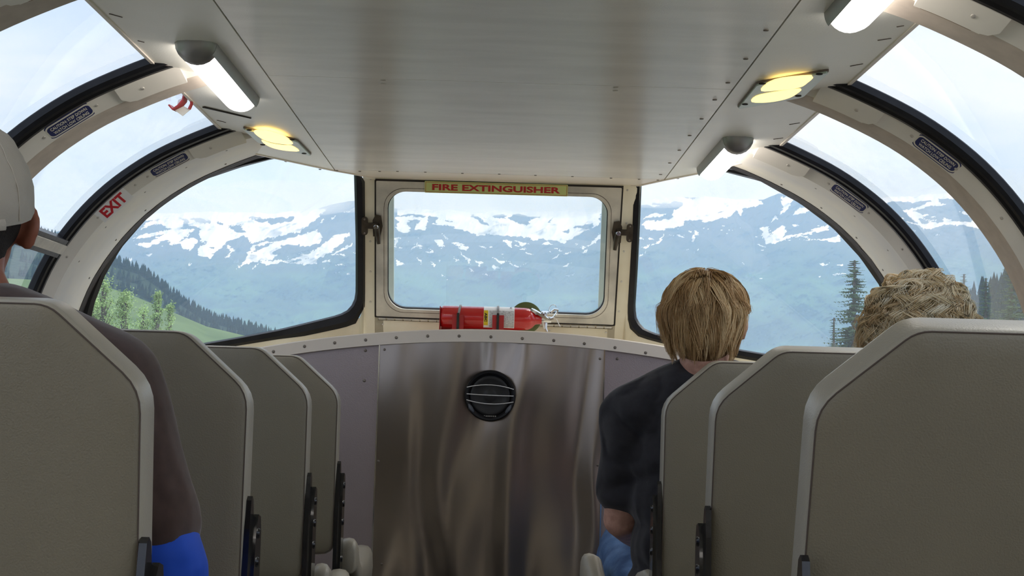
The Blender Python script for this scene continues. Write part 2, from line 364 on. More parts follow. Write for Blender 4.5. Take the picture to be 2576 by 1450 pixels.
# ------------------------------------------------------------------ arches (hoops) with their gaskets, covers and screws
HOOPS = [4.05, 3.26, 2.44, 1.62, .80, -.02, -.84, -1.66]
I0 = idx_z(-.2)
trims = {}
for k, d in enumerate(HOOPS):
    for side in (-1, 1):
        frontal = k == 0
        i1 = NP - 1
        tr = empty('trim_%d' % (2 * k + (1 if side < 0 else 2)), (XC + side * 1.3, d, -.2), kind='structure'); trims[(k, side)] = tr
        sweep(side, I0, i1, [(d, -.03), (d, .0), (d + .004, .004), (d + .052, .028), (d + .056, .027), (d + .056, -.03)]).build('arch_cover', M_HOOP, tr, smooth=True)
        if frontal:
            sweep(side, I0, i1, [(d + .056, -.03), (d + .056, .026), (d + .20, .024), (d + .36, .010), (d + .425, .004), (d + .425, -.03)]).build('arch_band', M_ARCH, tr, smooth=True)
            # uneven black sealant along the front rim
            g = G(); rings = []
            for i in range(idx_z(-.1), i1):
                j = .0035 * mnoise.noise(Vector((i * .35, side * 5, 0))) + .0015 * mnoise.noise(Vector((i * 1.3, side * 5, 3)))
                a = .40 + j * 2.2
                rings.append([ppt(i, side, d + a, .008 + j * .3), ppt(i, side, d + .44, .010), ppt(i, side, d + .46, -.006), ppt(i, side, d + .44, -.02)])
            g.loft(rings).build('sealant', M_SEAL, tr, smooth=True)
        else:
            sweep(side, I0, i1, [(d + .056, -.03), (d + .056, .026), (d + .062, .029), (d + .150, .031), (d + .158, .02), (d + .158, -.03)]).build('arch_face', M_TAUPE, tr, smooth=True)
        # rubber gasket along the glass, two ribs
        sweep(side, I0, i1, [(d - .046, -.018), (d - .046, -.002), (d - .040, .006), (d - .030, .008), (d - .024, .003), (d - .020, .003), (d - .014, .010), (d - .003, .010), (d + .001, .003), (d + .001, -.02)]).build('gasket', M_RUB, tr, smooth=True, sharp=30)
        # rounded cover plate below the ceiling
        if k < 3:
            ia = idx_z(.715); ib = ia - int(.105 / (PRO[1] - PRO[0]).length)
            rings = []
            N = 14
            for q in range(N + 1):
                u = q / N; i = round(ib + (ia + 4 - ib) * u)
                s = 1.0
                if u < .22: s = math.sqrt(max(0, 1 - ((.22 - u) / .22) ** 2)) * .35 + .65
                a0, a1 = .001, .058 * s
                f0 = lambda a: .003 + .45 * a
                rings.append([ppt(i, side, d + a0 - .004, f0(a0) + .001), ppt(i, side, d + a0 - .004, f0(a0) + .008), ppt(i, side, d + a1 - .004, f0(a1) + .008), ppt(i, side, d + a1, f0(a1) - .004)])
            cp = G().loft(rings).build('cover_plate', M_HOOP, tr, smooth=True)
            i = ib + 4
            p = ppt(i, side, d + .024, .024); nn = (Vector((0, 0, 0)) + ppt(i, side, d, .05) - ppt(i, side, d, 0)).normalized(); nn = (nn * .88 - Vector((0, .47, 0)))
            screw_at(p, nn, cp, .0045, M_SCREWL)
        # rusty line where the cover meets the ceiling
        if k < 3:
            ia = idx_z(.72)
            sweep(side, ia - 5, ia + 2, [(d + .058, .029), (d + .058, .0335), (d + .066, .0335), (d + .066, .029)], step=1).build('rusty_lip', M_RUST, tr)

def on_cover(k, side, px, py, t=.5):        # a point on the ivory cover near the given pixel; returns point, tangent(clockwise), up(towards gasket), normal
    d = HOOPS[k]; dy = .004 + .048 * t; n = .004 + .024 * t
    i = idx_px(side, d + dy, px, py, n)
    p = ppt(i, side, d + dy, n); tg = (ppt(min(i + 2, NP - 1), side, d + dy, n) - ppt(i - 2, side, d + dy, n)).normalized()
    if side > 0: tg = -tg
    up = (ppt(i, side, d, 0) - ppt(i, side, d + .048, .024)).normalized()
    nn = tg.cross(up).normalized()
    return p, tg, up, nn
scr = {(0,-1): [(360,437),(331,453),(235,540),(159,643),(103,755)], (1,-1): [(233,238),(96,323)],
       (0,1): [(2091,452),(2194,531),(2277,619),(2330,700)], (1,1): [(2303,322),(2423,415),(2535,537)]}
for (k, side), L in scr.items():
    for x, y in L:
        p, tg, up, nn = on_cover(k, side, x, y)
        screw_at(p, nn, trims[(k, side)], .0042, M_SCREWL)
for side, L in ((-1, [(571,372),(457,407),(352,475),(261,561),(190,657),(138,768),(561,407),(365,520),(300,608),(240,712)]), (1, [(2057,466),(2157,538),(2241,626),(1968,461),(2065,515),(2155,594),(2213,687)])):
    for x, y in L:
        # screws on the wide front band: find its point nearest the pixel
        best = min(((Vector(pix(ppt(i, side, HOOPS[0] + a, .024 - max(0, a - .2) * .07))) - Vector((x, y))).length, i, a) for i in range(40, NP - 1, 1) for a in (.12, .34))
        i, a = best[1], best[2]; p = ppt(i, side, HOOPS[0] + a, .024 - max(0, a - .2) * .085)
        screw_at(p, ppt(i, side, 0, .1) - ppt(i, side, 0, 0), trims[(0, side)], .0035, M_SCREW)

def rounded_rect(w, h, r, n=6):
    out = []
    for cx, cy, a0 in ((w/2-r, h/2-r, 0), (-w/2+r, h/2-r, 90), (-w/2+r, -h/2+r, 180), (w/2-r, -h/2+r, 270)):
        for k in range(n + 1):
            a = math.radians(a0 + 90 * k / n); out.append((cx + r * math.cos(a), cy + r * math.sin(a)))
    return out
def plate(name, p, xd, yd, w, h, r, lift, th, m, parent):
    xd = Vector(xd).normalized(); yd = Vector(yd).normalized(); nn = xd.cross(yd)
    return G().prism([p + xd * a + yd * b + nn * lift for a, b in rounded_rect(w, h, r)], nn * th).build(name, m, parent)
for k, side, px, py, lab in ((1,-1,168,279,'blue and cream caution sign on the left arch nearest the viewer'), (0,-1,420,398,'blue and cream caution sign on the far left arch above the exit sign'),
                             (1,1,2365,366,'blue and cream caution sign on the right arch nearest the viewer'), (0,1,2140,487,'blue and cream caution sign on the far right arch')):
    p, tg, up, nn = on_cover(k, side, px, py)
    t = empty('caution_sign', p, lab, 'sign', 'caution signs on the arches')
    plate('border', p, tg, up, .124, .046, .016, .0004, .0014, M_NAVY, t)
    plate('rim', p, tg, up, .118, .040, .0135, .0016, .0006, M_SIGNT, t)
    plate('field', p, tg, up, .110, .032, .010, .0020, .0006, M_NAVY, t)
    text('lettering', 'CAUTION: STEP DOWN', p + up * .0070 + nn * .0028, tg, up, .094, .0095, M_SIGNT, t, bold=.012)
    text('lettering', 'WATCH LOW CEILING', p - up * .0070 + nn * .0028, tg, up, .090, .0095, M_SIGNT, t, bold=.012)
p, tg, up, nn = on_cover(0, -1, 280, 503, .62)
t = empty('exit_sign', p, 'white exit sign with red letters on the far left arch', 'sign')
plate('backing', p, tg, up, .108, .060, .002, .0010, .001, M_WHITE, t)
text('lettering', 'EXIT', p + nn * .0022, tg, up, .080, .044, M_XRED, t, bold=.035)

# ------------------------------------------------------------------ side windows
wn_ = 4
for k in range(len(HOOPS)):
    y1 = HOOPS[k] - .02
    y0 = HOOPS[k + 1] + .14 if k + 1 < len(HOOPS) else YR
    for side in (-1, 1):
        w = empty('window_%d' % wn_, (XC + side * 1.3, (y0 + y1) / 2, -.1), kind='structure'); wn_ += 1
        sweep(side, I_SILL, NP - 1, [(y0, -.016), (y1, -.016)], closed=False).build('pane', M_GLASS, w, smooth=True)
        sweep(side, I_SILL, I_SILL + 4, [(y0, -.02), (y0, .012), (y1, .012), (y1, -.02)], step=1).build('gasket', M_RUB, w)
        if k == 0 and side < 0:      # the low glazing bar of the left window
            i = idx_z(.375)
            sweep(side, i - 1, i + 1, [(y0, -.02), (y0, .016), (y1, .016), (y1, -.02)], step=1).build('glazing_bar', M_ALU, w)
            for a, b in ((i + 1, i + 2), (i - 2, i - 1)):
                sweep(side, a, b, [(y0, -.02), (y0, .010), (y1, .010), (y1, -.02)], step=1).build('gasket', M_RUB, w)

# ------------------------------------------------------------------ front window wall
ZT, YT, SLANT = .714, 4.85, .384
def fplane(px, py, off=0.0):    # the slanted plane of the middle window
    d = ray(px, py); t = (YT + ZT * SLANT + off) / (d.y + SLANT * d.z); return d * t
NF = Vector((0, -1, -SLANT)).normalized()       # towards the passengers
UPF = Vector((0, -SLANT, 1)).normalized()
def patch(side, px, py):        # the corner window surfaces
    d = ray(px, py)
    def res(t):
        x, y, z = d * t
        ax, ay = (-.47 if side < 0 else .452), YT + (ZT - z) * SLANT
        bx, by = XC + side * halfw(max(-.6, min(.76, z))), 4.50
        s = (x - ax) / (bx - ax)
        return y - (ay + (by - ay) * s), s
    lo, hi = 4.0 / d.y, 5.6 / d.y
    for _ in range(50):
        m = (lo + hi) / 2
        if res(m)[0] > 0: hi = m
        else: lo = m
    return d * lo
def spx(pts, sub=5): return catmull(pts, sub)

w1 = empty('window_1', fplane(1255, 800), kind='structure')
outer_px = [(943,450),(1568,468),(1547,818),(943,796)]
O4 = [fplane(*p) for p in outer_px]
IN4 = [fplane(*p) for p in [(975,479),(1531,495),(1519,793),(975,775)]]
def rquad(q, r, n=8):
    out = []
    for i in range(4):
        c = q[i]; a = (q[i-1] - c).normalized(); b = (q[(i+1) % 4] - c).normalized()
        for k in range(n + 1):
            th = math.pi/2 * k / n; out.append(c + a * r * (1 - math.sin(th)) + b * r * (1 - math.cos(th)))
    return out
inner = rquad(IN4, .062); outerr = rquad(O4, .004)
def flat_ring(outer, inner, lift, th, name, m, parent):
    n = len(outer); g = G(); N_ = NF
    rows = [[p + N_ * (lift - th) for p in outer], [p + N_ * lift for p in outer], [p + N_ * lift for p in inner], [p + N_ * (lift - th) for p in inner]]
    g.loft(rows, True, False); g.f += [(3*n+i, 3*n+(i+1) % n, (i+1) % n, i) for i in range(n)]
    return g.build(name, m, parent)
flat_ring(outerr, inner, .012, .03, 'window_frame', M_ALU, w1)
flat_ring(rquad(O4, .004), rquad([p + (c - p) * .0 for p, c in zip([fplane(x, y) for x, y in [(947,453),(1564,471),(1543,815),(947,793)]], O4)], .004), .0125, .002, 'frame_edge', M_SEAM, w1)
flat_ring(rquad([fplane(*p) for p in [(966,470),(1540,486),(1528,801),(966,783)]], .068), rquad([fplane(*p) for p in [(967.5,471.5),(1538.5,487.5),(1526.5,799.5),(967.5,781.5)]], .067), .0123, .001, 'weld_line', M_SCREW, w1)
flat_ring([p - NF * .0 for p in rquad([fplane(*p) for p in [(974,478),(1532,494),(1520,794),(974,776)]], .062)], rquad([fplane(*p) for p in [(977,481),(1529,497),(1517,791),(977,773)]], .060), .0, .012, 'gasket', M_RUB, w1)
# outer sash seen through the glass at both sides
g = G()
for a, b in (((975,500),(975,760)), ((1531,520),(1519,775))):
    sg = 1 if a[0] < 1200 else -1
    P = [fplane(a[0] - sg * 3, a[1] - 30), fplane(a[0] + sg * 13, a[1] - 30), fplane(b[0] + sg * 13, b[1] + 30), fplane(b[0] - sg * 3, b[1] + 30)]
    g.prism([p - NF * .045 for p in P], -NF * .02)
g.build('outer_sash', M_PLATE, w1)
G().prism([p - NF * .012 for p in rquad([fplane(*p) for p in [(970,474),(1536,490),(1524,798),(970,780)]], .06)], -NF * .004).build('pane', M_GLASS, w1)
# piano hinge at the foot of the frame: leaf and knuckles
h0, h1 = fplane(952, 799) + NF * .012, fplane(1540, 822) + NF * .012
hinge = G().tube([h0 - UPF * .004, h1 - UPF * .004], .0015, 6).build('hinge', M_SEAM, w1)
for k in range(28):
    a = h0.lerp(h1, (k + .06) / 28); b = h0.lerp(h1, (k + .92) / 28)
    G().tube([a, b], .0038, 8).build('knuckle', M_ALU, hinge, smooth=True)
# latches
def latch(px, py, sg):
    c = fplane(px, py) + NF * .014; X = Vector((1, 0, 0))
    L = G()
    L.prism([c + X * sg * a + UPF * b for a, b in [(-.012,-.035),(.012,-.035),(.020,.0),(.014,.036),(-.004,.040),(-.014,.02)]], NF * .007)
    la = L.build('latch', M_LATCH, w1)
    G().tube([c + NF * .008 + UPF * .002, c + NF * .013 - UPF * .028 + X * sg * .004, c + NF * .016 - UPF * .058 + X * sg * .008], [.011, .009, .006], 10).build('handle', M_LATCH, la, smooth=True)
    G().box((0,0,0), (0,0,0))
    G().prism([c - X * sg * a + UPF * b for a, b in [(-.004,-.008),(.042,-.008),(.042,.010),(-.004,.012)]], NF * .011).build('bolt', M_LATCH, la)
    G().disc(c + NF * .016 - X * sg * .002, NF, .0085, .004, 14).build('rivet', M_CHROME, la, smooth=True)
    k = G().prism([c - X * sg * .040 + X * a + UPF * b for a, b in rounded_rect(.021, .062, .010)], NF * .010).build('keeper', M_LATCH, la)
    for b in (.024, -.024): G().disc(c - X * sg * .040 + UPF * b + NF * .010, NF, .0035, .002, 8).build('screw', M_SCREW, la)
M_LATCH = mat('bronzed_latch_metal', (.075, .06, .045), .35, metal=.6, var=.25, vs=40)
latch(949, 566, 1); latch(1553, 582, -1)

# front wall: pillars, apron, header, corner aprons
wf = empty('wall_front', (0, 4.9, -1.05), kind='structure')
def pil(x0, x1, lift=.0, zb=.05):
    g = G(); P = []
    for z, xx in ((ZT + .02, x0), (ZT + .02, x1), (zb, x1), (zb, x0)): P.append(Vector((xx, YT + (ZT - z) * SLANT, z)) + NF * lift)
    g.prism(P, -NF * .04); return g
xl0, xl1 = fplane(915, 600).x, fplane(943, 600).x
xr0, xr1 = fplane(1562, 600).x, fplane(1597, 600).x
pil(-.470, xl1 + .030, .004).build('pillar', M_CREAM, wf)
pil(xr0 - .030, .452, .004).build('pillar', M_CREAM, wf)
# apron below the window
pa = [fplane(943, 797), fplane(1547, 819)]
P = [pa[0], pa[1]] + [Vector((pa[1].x, YT + (ZT - .05) * SLANT, .05)), Vector((pa[0].x, YT + (ZT - .05) * SLANT, .05))]
G().prism([p + NF * .004 for p in P], -NF * .03).build('apron', M_CREAM, wf)
P = [fplane(925, 440), fplane(1585, 452), fplane(1585, 468), fplane(925, 449)]
G().prism([p + NF * .010 for p in P], -NF * .05).build('header', M_CREAM, wf)
G().prism([p + NF * .013 for p in [fplane(945, 448.2), fplane(1568, 466.2), fplane(1568, 469.2), fplane(945, 451.2)]], -NF * .004).build('gap', M_SEAM, wf)
for x, y in [(933,450),(932,607),(932,683),(932,759),(1578,478),(1569,632),(1563,708),(1557,783),(963,815),(1524,836),(1382,832),(1576,561)]:
    screw_at(fplane(x, y) + NF * .0045, NF, wf, .0035, M_SCREWL)

# corner windows
def corner_window(side, glass_px, outer_pts, name):
    w = empty(name, patch(side, *glass_px[0]), kind='structure')
    gi = resample([Vector((x, y, 0)) for x, y in glass_px], 110); go = []
    oo = resample([Vector((x, y, 0)) for x, y in outer_pts], 600)
    for p in gi: go.append(min(oo, key=lambda q: (q - p).length))
    I = [patch(side, p.x, p.y) for p in gi]; O = [patch(side, p.x, p.y) for p in go]
    c = sum(I, Vector()) / len(I)
    inn = (Vector((0, 3.8, .0)) - c).normalized()
    rb = ring_between(O, I, inn * .010, .6).build('gasket', M_RUB, w, smooth=True, sharp=35)
    # pane
    v = [p - inn * .002 for p in I]; nrow = []
    g = G(); rings = [v]
    for s in (.75, .5, .25, .02): rings.append([c_.lerp(p, s) for p, c_ in zip(v, [c] * len(v))])
    g.loft(rings, True, False).build('pane', M_GLASS, w, smooth=True)
    return w, I, O
LG = [(893,440),(897,600),(897,735),(893,760),(880,780),(855,793),(820,802),(700,831),(600,850),(530,862),(430,880),(330,885),(250,862),(226,820),(228,795),(234,765),(262,691),(303,622),(361,555),(419,506),(500,455),(604,420),(680,400),(730,392),(800,405),(850,425)]
LO = [(915,436),(916,600),(916,745),(914,785),(905,805),(885,817),(850,826),(760,845),(700,852),(600,868),(530,880),(430,905),(330,905),(225,890),(190,835),(196,790),(206,755),(238,678),(282,608),(345,540),(405,492),(490,441),(600,407),(680,391),(730,382),(802,393),(858,412)]
RG = [(1612,455),(1608,560),(1602,680),(1596,775),(1600,805),(1615,826),(1645,840),(1700,852),(1850,879),(1950,896),(2080,925),(2180,925),(2236,880),(2238,800),(2218,722),(2166,647),(2099,574),(2015,511),(1915,455),(1833,434),(1790,424),(1740,428),(1670,440)]
RO = [(1590,450),(1590,560),(1583,680),(1577,775),(1578,808),(1590,832),(1612,848),(1665,862),(1850,898),(1950,915),(2080,945),(2205,945),(2272,890),(2274,790),(2247,707),(2190,630),(2118,556),(2030,495),(1925,441),(1838,425),(1790,415),(1738,418),(1665,428)]
w2, LI_, LO_ = corner_window(-1, LG, LO, 'window_2')
w3, RI_, RO_ = corner_window(1, RG, RO, 'window_3')
# corner aprons: from the foot of the gasket down to the shelf
for side, pts in ((-1, [(916,700),(916,770),(905,800),(885,812),(850,821),(760,840),(700,847),(600,863),(530,875),(430,900),(330,905)]), (1, [(1577,700),(1577,775),(1578,803),(1590,827),(1612,843),(1665,857),(1850,893),(1950,910),(2080,940)])):
    T = [patch(side, x, y) for x, y in pts]
    v = []; f = []
    for p in T:
        q = p.copy(); zb = .0; ax = -.47 if side < 0 else .452
        q.z = zb; v += [p + Vector((0, -.003, 0)), Vector((p.x, p.y + (p.z - zb) * SLANT * .6 - .003, zb))]
    n = len(T); f = [(2*i, 2*i+1, 2*i+3, 2*i+2) for i in range(n - 1)]
    obj('corner_apron', v, f, M_CREAM, wf)
# torn bits of sealant under the left gasket
# ------------------------------------------------------------------ the low bulkhead: rail, shelf, steel panel
def yb(x): return 4.45 + .10 * x * x
def ztop(x): return .2085 - .136 * (x - 0.0) ** 2
xs = [-1.32 + 2.61 * i / 60 for i in range(61)]
bulk = empty('trim_20', (0, 4.45, -1.05), kind='structure')
g = G(); g.loft([[Vector((x, yb(x) - .012, ztop(x) - .038)), Vector((x, yb(x) - .012, ztop(x) - .003)), Vector((x, yb(x) - .009, ztop(x))), Vector((x, yb(x) + .006, ztop(x))), Vector((x, yb(x) + .006, ztop(x) - .038))] for x in xs])
rail = g.build('rail', M_CREAM2, bulk, smooth=True)
for x, y in [(688,885),(766,872),(842,863),(920,856),(997,850),(1076,846),(1155,846),(1235,848),(1314,852),(1393,857),(1470,865),(1547,875),(1624,888)]:
    p = at(x, y, 4.44); p = at(x, y, yb(p.x) - .012); screw_at(p, (0, -1, 0), rail, .0048)
PX0, PX1 = at(946, 1100, 4.45).x, at(1516, 1100, 4.45).x
def wallstrip(x0, x1, off, name, m, n=24, ztopo=-.03):
    X = [x0 + (x1 - x0) * i / n for i in range(n + 1)]
    return G().loft([[Vector((x, yb(x) - off, -1.05)), Vector((x, yb(x) - off, ztop(x) + ztopo)), Vector((x, yb(x) + .012, ztop(x) + ztopo)), Vector((x, yb(x) + .012, -1.05))] for x in X]).build(name, m, bulk, smooth=True, sharp=30)
steelp = wallstrip(PX0, PX1, .004, 'steel_panel', M_STEEL, 40)
wallstrip(-1.32, PX0 + .004, -.001, 'side_panel', M_SIDEP)
wallstrip(PX1 - .004, 1.29, -.001, 'side_panel', M_SIDEP)
for xx in (PX0, PX1):
    G().box((xx - .0018, yb(xx) - .0055, -1.05), (xx + .0018, yb(xx) - .001, ztop(xx) - .036)).build('panel_edge', M_CHROME, bulk)
for x, y in [(967,880),(1509,903),(952,1161),(1504,1171),(960,1420),(1500,1440)]:
    p = at(x, y, 4.45); screw_at(at(x, y, yb(p.x) - .004), (0, -1, 0), steelp, .004)
for x, y in [(919,882),(916,958),(1553,903),(700,1060),(1600,960)]:
    p = at(x, y, 4.45); screw_at(at(x, y, yb(p.x) - .001), (0, -1, 0), bulk, .0045)
# shelf behind the rail
v = []; 
for x in xs: v += [(x, yb(x) + .006, .10 - .05 * abs(x)), (x, 5.12 - .30 * max(0, abs(x) - .45), .10 - .05 * abs(x))]
obj('shelf', v, [(2*i, 2*i+1, 2*i+3, 2*i+2) for i in range(len(xs) - 1)], M_CREAM, bulk)

# speaker in the steel panel
sc_ = at(1233, 996, 4.45); sc_ = at(1233, 996, yb(sc_.x) - .004)
sp = empty('speaker', sc_, 'round black speaker with three chrome bars in the steel bulkhead panel', 'speaker')
AX = Vector((0, -1, 0)); M_BAR = mat('satin_chrome_bar', (.95, .95, .95), .4, metal=.6, var=.02)
G().lathe([(-.002, .077), (.010, .077), (.014, .074), (.013, .068), (.008, .064), (.008, .0635), (-.002, .0635)], sc_, AX, 48).build('rim', M_RUB, sp, smooth=True)
G().lathe([(.0005, .064), (.006, .060), (.008, .054), (.006, .048), (.0015, .022), (.003, .018), (.0045, .012), (.005, .002)], sc_, AX, 48).build('cone', mat('black_speaker_cone', (.012, .012, .013), .45, var=.1), sp, smooth=True)
for dz, bow in ((.022, .010), (.002, -.001), (-.016, -.009)):
    pts = [sc_ + Vector((x, -.016 - .004 * (1 - (x / .07) ** 2), dz - (x) * .02 + bow * (1 - (x / .07) ** 2))) for x in [-.0705 + .0141 * k for k in range(11)]]
    G().tube(pts, .0015, 8).build('bar', M_BAR, sp, smooth=True)
for dx in (-1, 1):  # grey arcs low on both sides of the rim
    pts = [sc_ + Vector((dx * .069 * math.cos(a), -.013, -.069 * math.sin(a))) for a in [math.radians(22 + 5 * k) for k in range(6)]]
    G().tube(pts, [.001, .0045, .006, .006, .0045, .001], 6).build('bezel_grey_arc', mat('grey_plastic', (.10, .11, .13), .25), sp, smooth=True)
g = G()
for k in range(7): 
    x = -.017 + k * .0055; g.box((sc_.x + x, sc_.y - .0155, sc_.z - .0625 - (.0008 if k else -.001)), (sc_.x + x + (.0035), sc_.y - .0145, sc_.z - .0595))
g.build('badge', M_GREYP, sp)

# ------------------------------------------------------------------ signs on the front window
c = (fplane(1070, 469) + fplane(1427, 476)) / 2 + NF * .014
sx = (fplane(1428, 478) - fplane(1069, 468)).normalized()
wd = (fplane(1428, 478) - fplane(1069, 468)).length
t = empty('fire_extinguisher_sign', c, 'yellow-green sign reading FIRE EXTINGUISHER above the middle window', 'sign')
sy = (UPF - UPF.dot(sx) * sx).normalized()
plate('backing', c, sx, sy, wd, .0395, .003, 0, .0016, M_GLOW, t)
def frame_lines(name, c, sx, sy, w, h, th, lift, m, t):
    g = G(); nn = sx.cross(sy)
    for (a0, b0, a1, b1) in ((-w/2, h/2-th, w/2, h/2), (-w/2, -h/2, w/2, -h/2+th), (-w/2, -h/2, -w/2+th, h/2), (w/2-th, -h/2, w/2, h/2)):
        g.prism([c + sx*a + sy*b + nn*lift for a, b in ((a0,b0),(a1,b0),(a1,b1),(a0,b1))], nn * .0006)
    g.build(name, m, t)
frame_lines('border', c, sx, sy, wd - .006, .034, .0011, .0014, M_SRED, t)
nnn = sx.cross(sy)
text('lettering', 'FIRE EXTINGUISHER', c + nnn * .0016, sx, sy, wd * .895, .0215, M_SRED, t, bold=.035)

# ------------------------------------------------------------------ fire extinguisher and its bracket
DE = 4.78
ea, eb = at(1109, 797, DE), at(1345, 804, DE)
ax = (eb - ea).normalized(); R = .0365
Lc = (eb - ea).length
ex = empty('fire_extinguisher', ea - Vector((0, 0, R)), 'red fire extinguisher lying on the ledge under the middle window', 'fire extinguisher')
G().lathe([(0, .030), (.003, .034), (.010, R), (Lc - .035, R), (Lc - .020, R * .96), (Lc - .008, R * .80), (Lc, R * .55), (Lc + .004, .017), (Lc + .022, .015), (Lc + .024, .010)], ea, ax, 48).build('cylinder', M_RED, ex, smooth=True)
def cylpatch(x0, x1, a0, a1, r, name, m, parent, n=14):
    A = Vector((0, -1, 0)); A = (A - A.dot(ax) * ax).normalized(); B = Vector((0, 0, 1)); B = (B - B.dot(ax) * ax).normalized()
    rings = []
    for k in range(n + 1):
        q = math.radians(a0 + (a1 - a0) * k / n); dr = A * math.cos(q) + B * math.sin(q)
        rings.append([ea + ax * x0 + dr * r, ea + ax * x1 + dr * r, ea + ax * x1 + dr * (r + .0004), ea + ax * x0 + dr * (r + .0004)])
    return G().loft(rings).build(name, m, parent, smooth=True, sharp=30)
px2m = DE / F
lab = cylpatch(108 * px2m, 185 * px2m, -60, 110, R + .0002, 'label', M_WHITE, ex)
cylpatch(122 * px2m, 184 * px2m, -55, 38, R + .0006, 'printed_text', M_PRINT, ex)
cylpatch(108.5 * px2m, 119 * px2m, -42, 38, R + .0008, 'yellow_label', M_YEL, ex)
text('lettering', 'ABC', ea + ax * 113.5 * px2m + Vector((0, -R - .0018, .0)), (0, 0, -1), ax, .030, .0085, M_INK, ex, bold=.03)
text('lettering', 'C', ea + ax * 176 * px2m + Vector((0, -.020, .0335)), ax, (0, .7, .7), .007, .007, M_INK, ex, bold=.03)
vb = ea + ax * (Lc + .024)
g = G(); g.tube([vb - ax * .004, vb + ax * .030], [.012, .010], 16); g.tube([vb + ax * .012, vb + ax * .012 + Vector((0, -.006, -.028)), vb + ax * .018 + Vector((0, -.006, -.040))], [.007, .005, .003], 10)
g.tube([vb + ax * .010 + Vector((0, 0, .008)), vb + ax * .010 + Vector((0, 0, .022))], .006, 12)
g.build('valve', M_CHROME, ex, smooth=True)
G().lathe([(0, .013), (.002, .015), (.006, .014), (.008, .008)], vb + ax * .010 + Vector((0, -.002, .020)), (0, -.2, 1), 24).build('gauge', M_CHROME, ex, smooth=True)
def plate_path(pts, wid, th, name, m, parent, wv=(0, 1, 0)):
    P = [Vector(p) for p in pts]; wv = Vector(wv); rings = []
    for i, p in enumerate(P):
        t = (P[min(i+1, len(P)-1)] - P[max(i-1, 0)]).normalized(); n = t.cross(wv).normalized() * th; w = wv * (wid[i] if isinstance(wid, list) else wid)
        rings.append([p - w - n, p + w - n, p + w + n, p - w + n])
    return G().loft(rings).build(name, m, parent, smooth=True, sharp=30)
q = lambda x, y: at(x, y, DE - .012)
plate_path([q(1336,779), q(1345,783), q(1362,793), q(1378,803)], [.006,.010,.010,.007], .004, 'carry_handle', M_CHROME, ex, wv=(0, 1, .3))
plate_path([q(1380,805), q(1392,800), q(1401,788), q(1403,780), q(1395,779), q(1386,786)], [.008,.012,.012,.010,.009,.008], .003, 'squeeze_lever', M_CHROME, ex, wv=(0, 1, .2))
pts = [q(1382,788), q(1382,775), q(1388,768), q(1396,768), q(1399,773)]
G().tube([Vector(p) for p in catmull(pts, 5)], .0010, 6).build('pull_ring', M_CHROME, ex, smooth=True)
plate_path([q(1400,803), q(1404,812), q(1409,822)], .004, .0012, 'seal_tag', M_WHITE, ex)
G().tube([q(1365,808), q(1367,818), q(1369,829)], [.004, .003, .002], 8).build('nozzle', M_SIGNT, ex, smooth=True)
# bracket
br = empty('extinguisher_bracket', Vector((ea.x, DE, .09)), 'red metal bracket holding the fire extinguisher on the ledge', 'bracket')
zb = .082
g = G(); g.box((ea.x - .003, DE - .034, zb), (ea.x - .0008, DE + .036, at(1107, 772, DE).z)); g.build('end_plate', M_REDB, br)
G().box((ea.x, DE + R + .001, zb), (ea.x + .27, DE + R + .006, ea.z + .015)).build('back_plate', M_REDB, br)
for x0, x1, y in ((1138,1167,792), (1239,1268,793)):
    a, b = at(x0, y, DE - .042), at(x1, y, DE - .042)
    G().box((a.x, DE - R - .007, zb), (b.x, DE - R - .004, a.z)).add([], []).build('saddle', M_REDB, br)
    G().box((a.x, DE - R - .007, zb), (b.x, DE + R + .004, zb + .004)).build('saddle_foot', M_REDB, br)
    xm = (a.x + b.x) / 2 + (.0 if x0 < 1200 else -.001)
    pts = []
    for k in range(19):
        th = math.radians(-60 + 250 * k / 18); pts.append(Vector((xm + (.006 if x0 < 1200 else 0) * math.sin(th), DE, ea.z)) + Vector((0, -math.cos(th), math.sin(th))) * (R + .0028))
    plate_path(pts, .0035, .0016, 'strap', mat('grey_rubber_strap', (.34, .33, .34), .5), br, wv=(1, 0, 0))
    G().box((xm - .004, DE - R - .011, zb + .002), (xm + .004, DE - R - .007, a.z + .006)).build('buckle', M_BLACKM, br)
G().box((ea.x + .05, DE - R - .008, zb + .0), (ea.x + .165, DE - R - .005, zb + .012)).build('tie_bar', M_BLACKM, br)
# olive cap peeping up behind the neck
oc = at(1323, 800, DE + .045)
cap_ = empty('rounded_cap', oc - Vector((0, 0, .05)), 'olive green rounded cap peeping up behind the fire extinguisher neck', 'cap')
G().lathe([(0, .052), (.010, .052), (.014, .046), (.016, .005)], oc + Vector((0, .006, 0)), (0, -1, 0), 40).build('disc', M_OLIVE, cap_, smooth=True)
G().box((oc.x - .006, oc.y, .09), (oc.x + .006, oc.y + .012, oc.z)).build('stem', M_OLIVE, cap_)

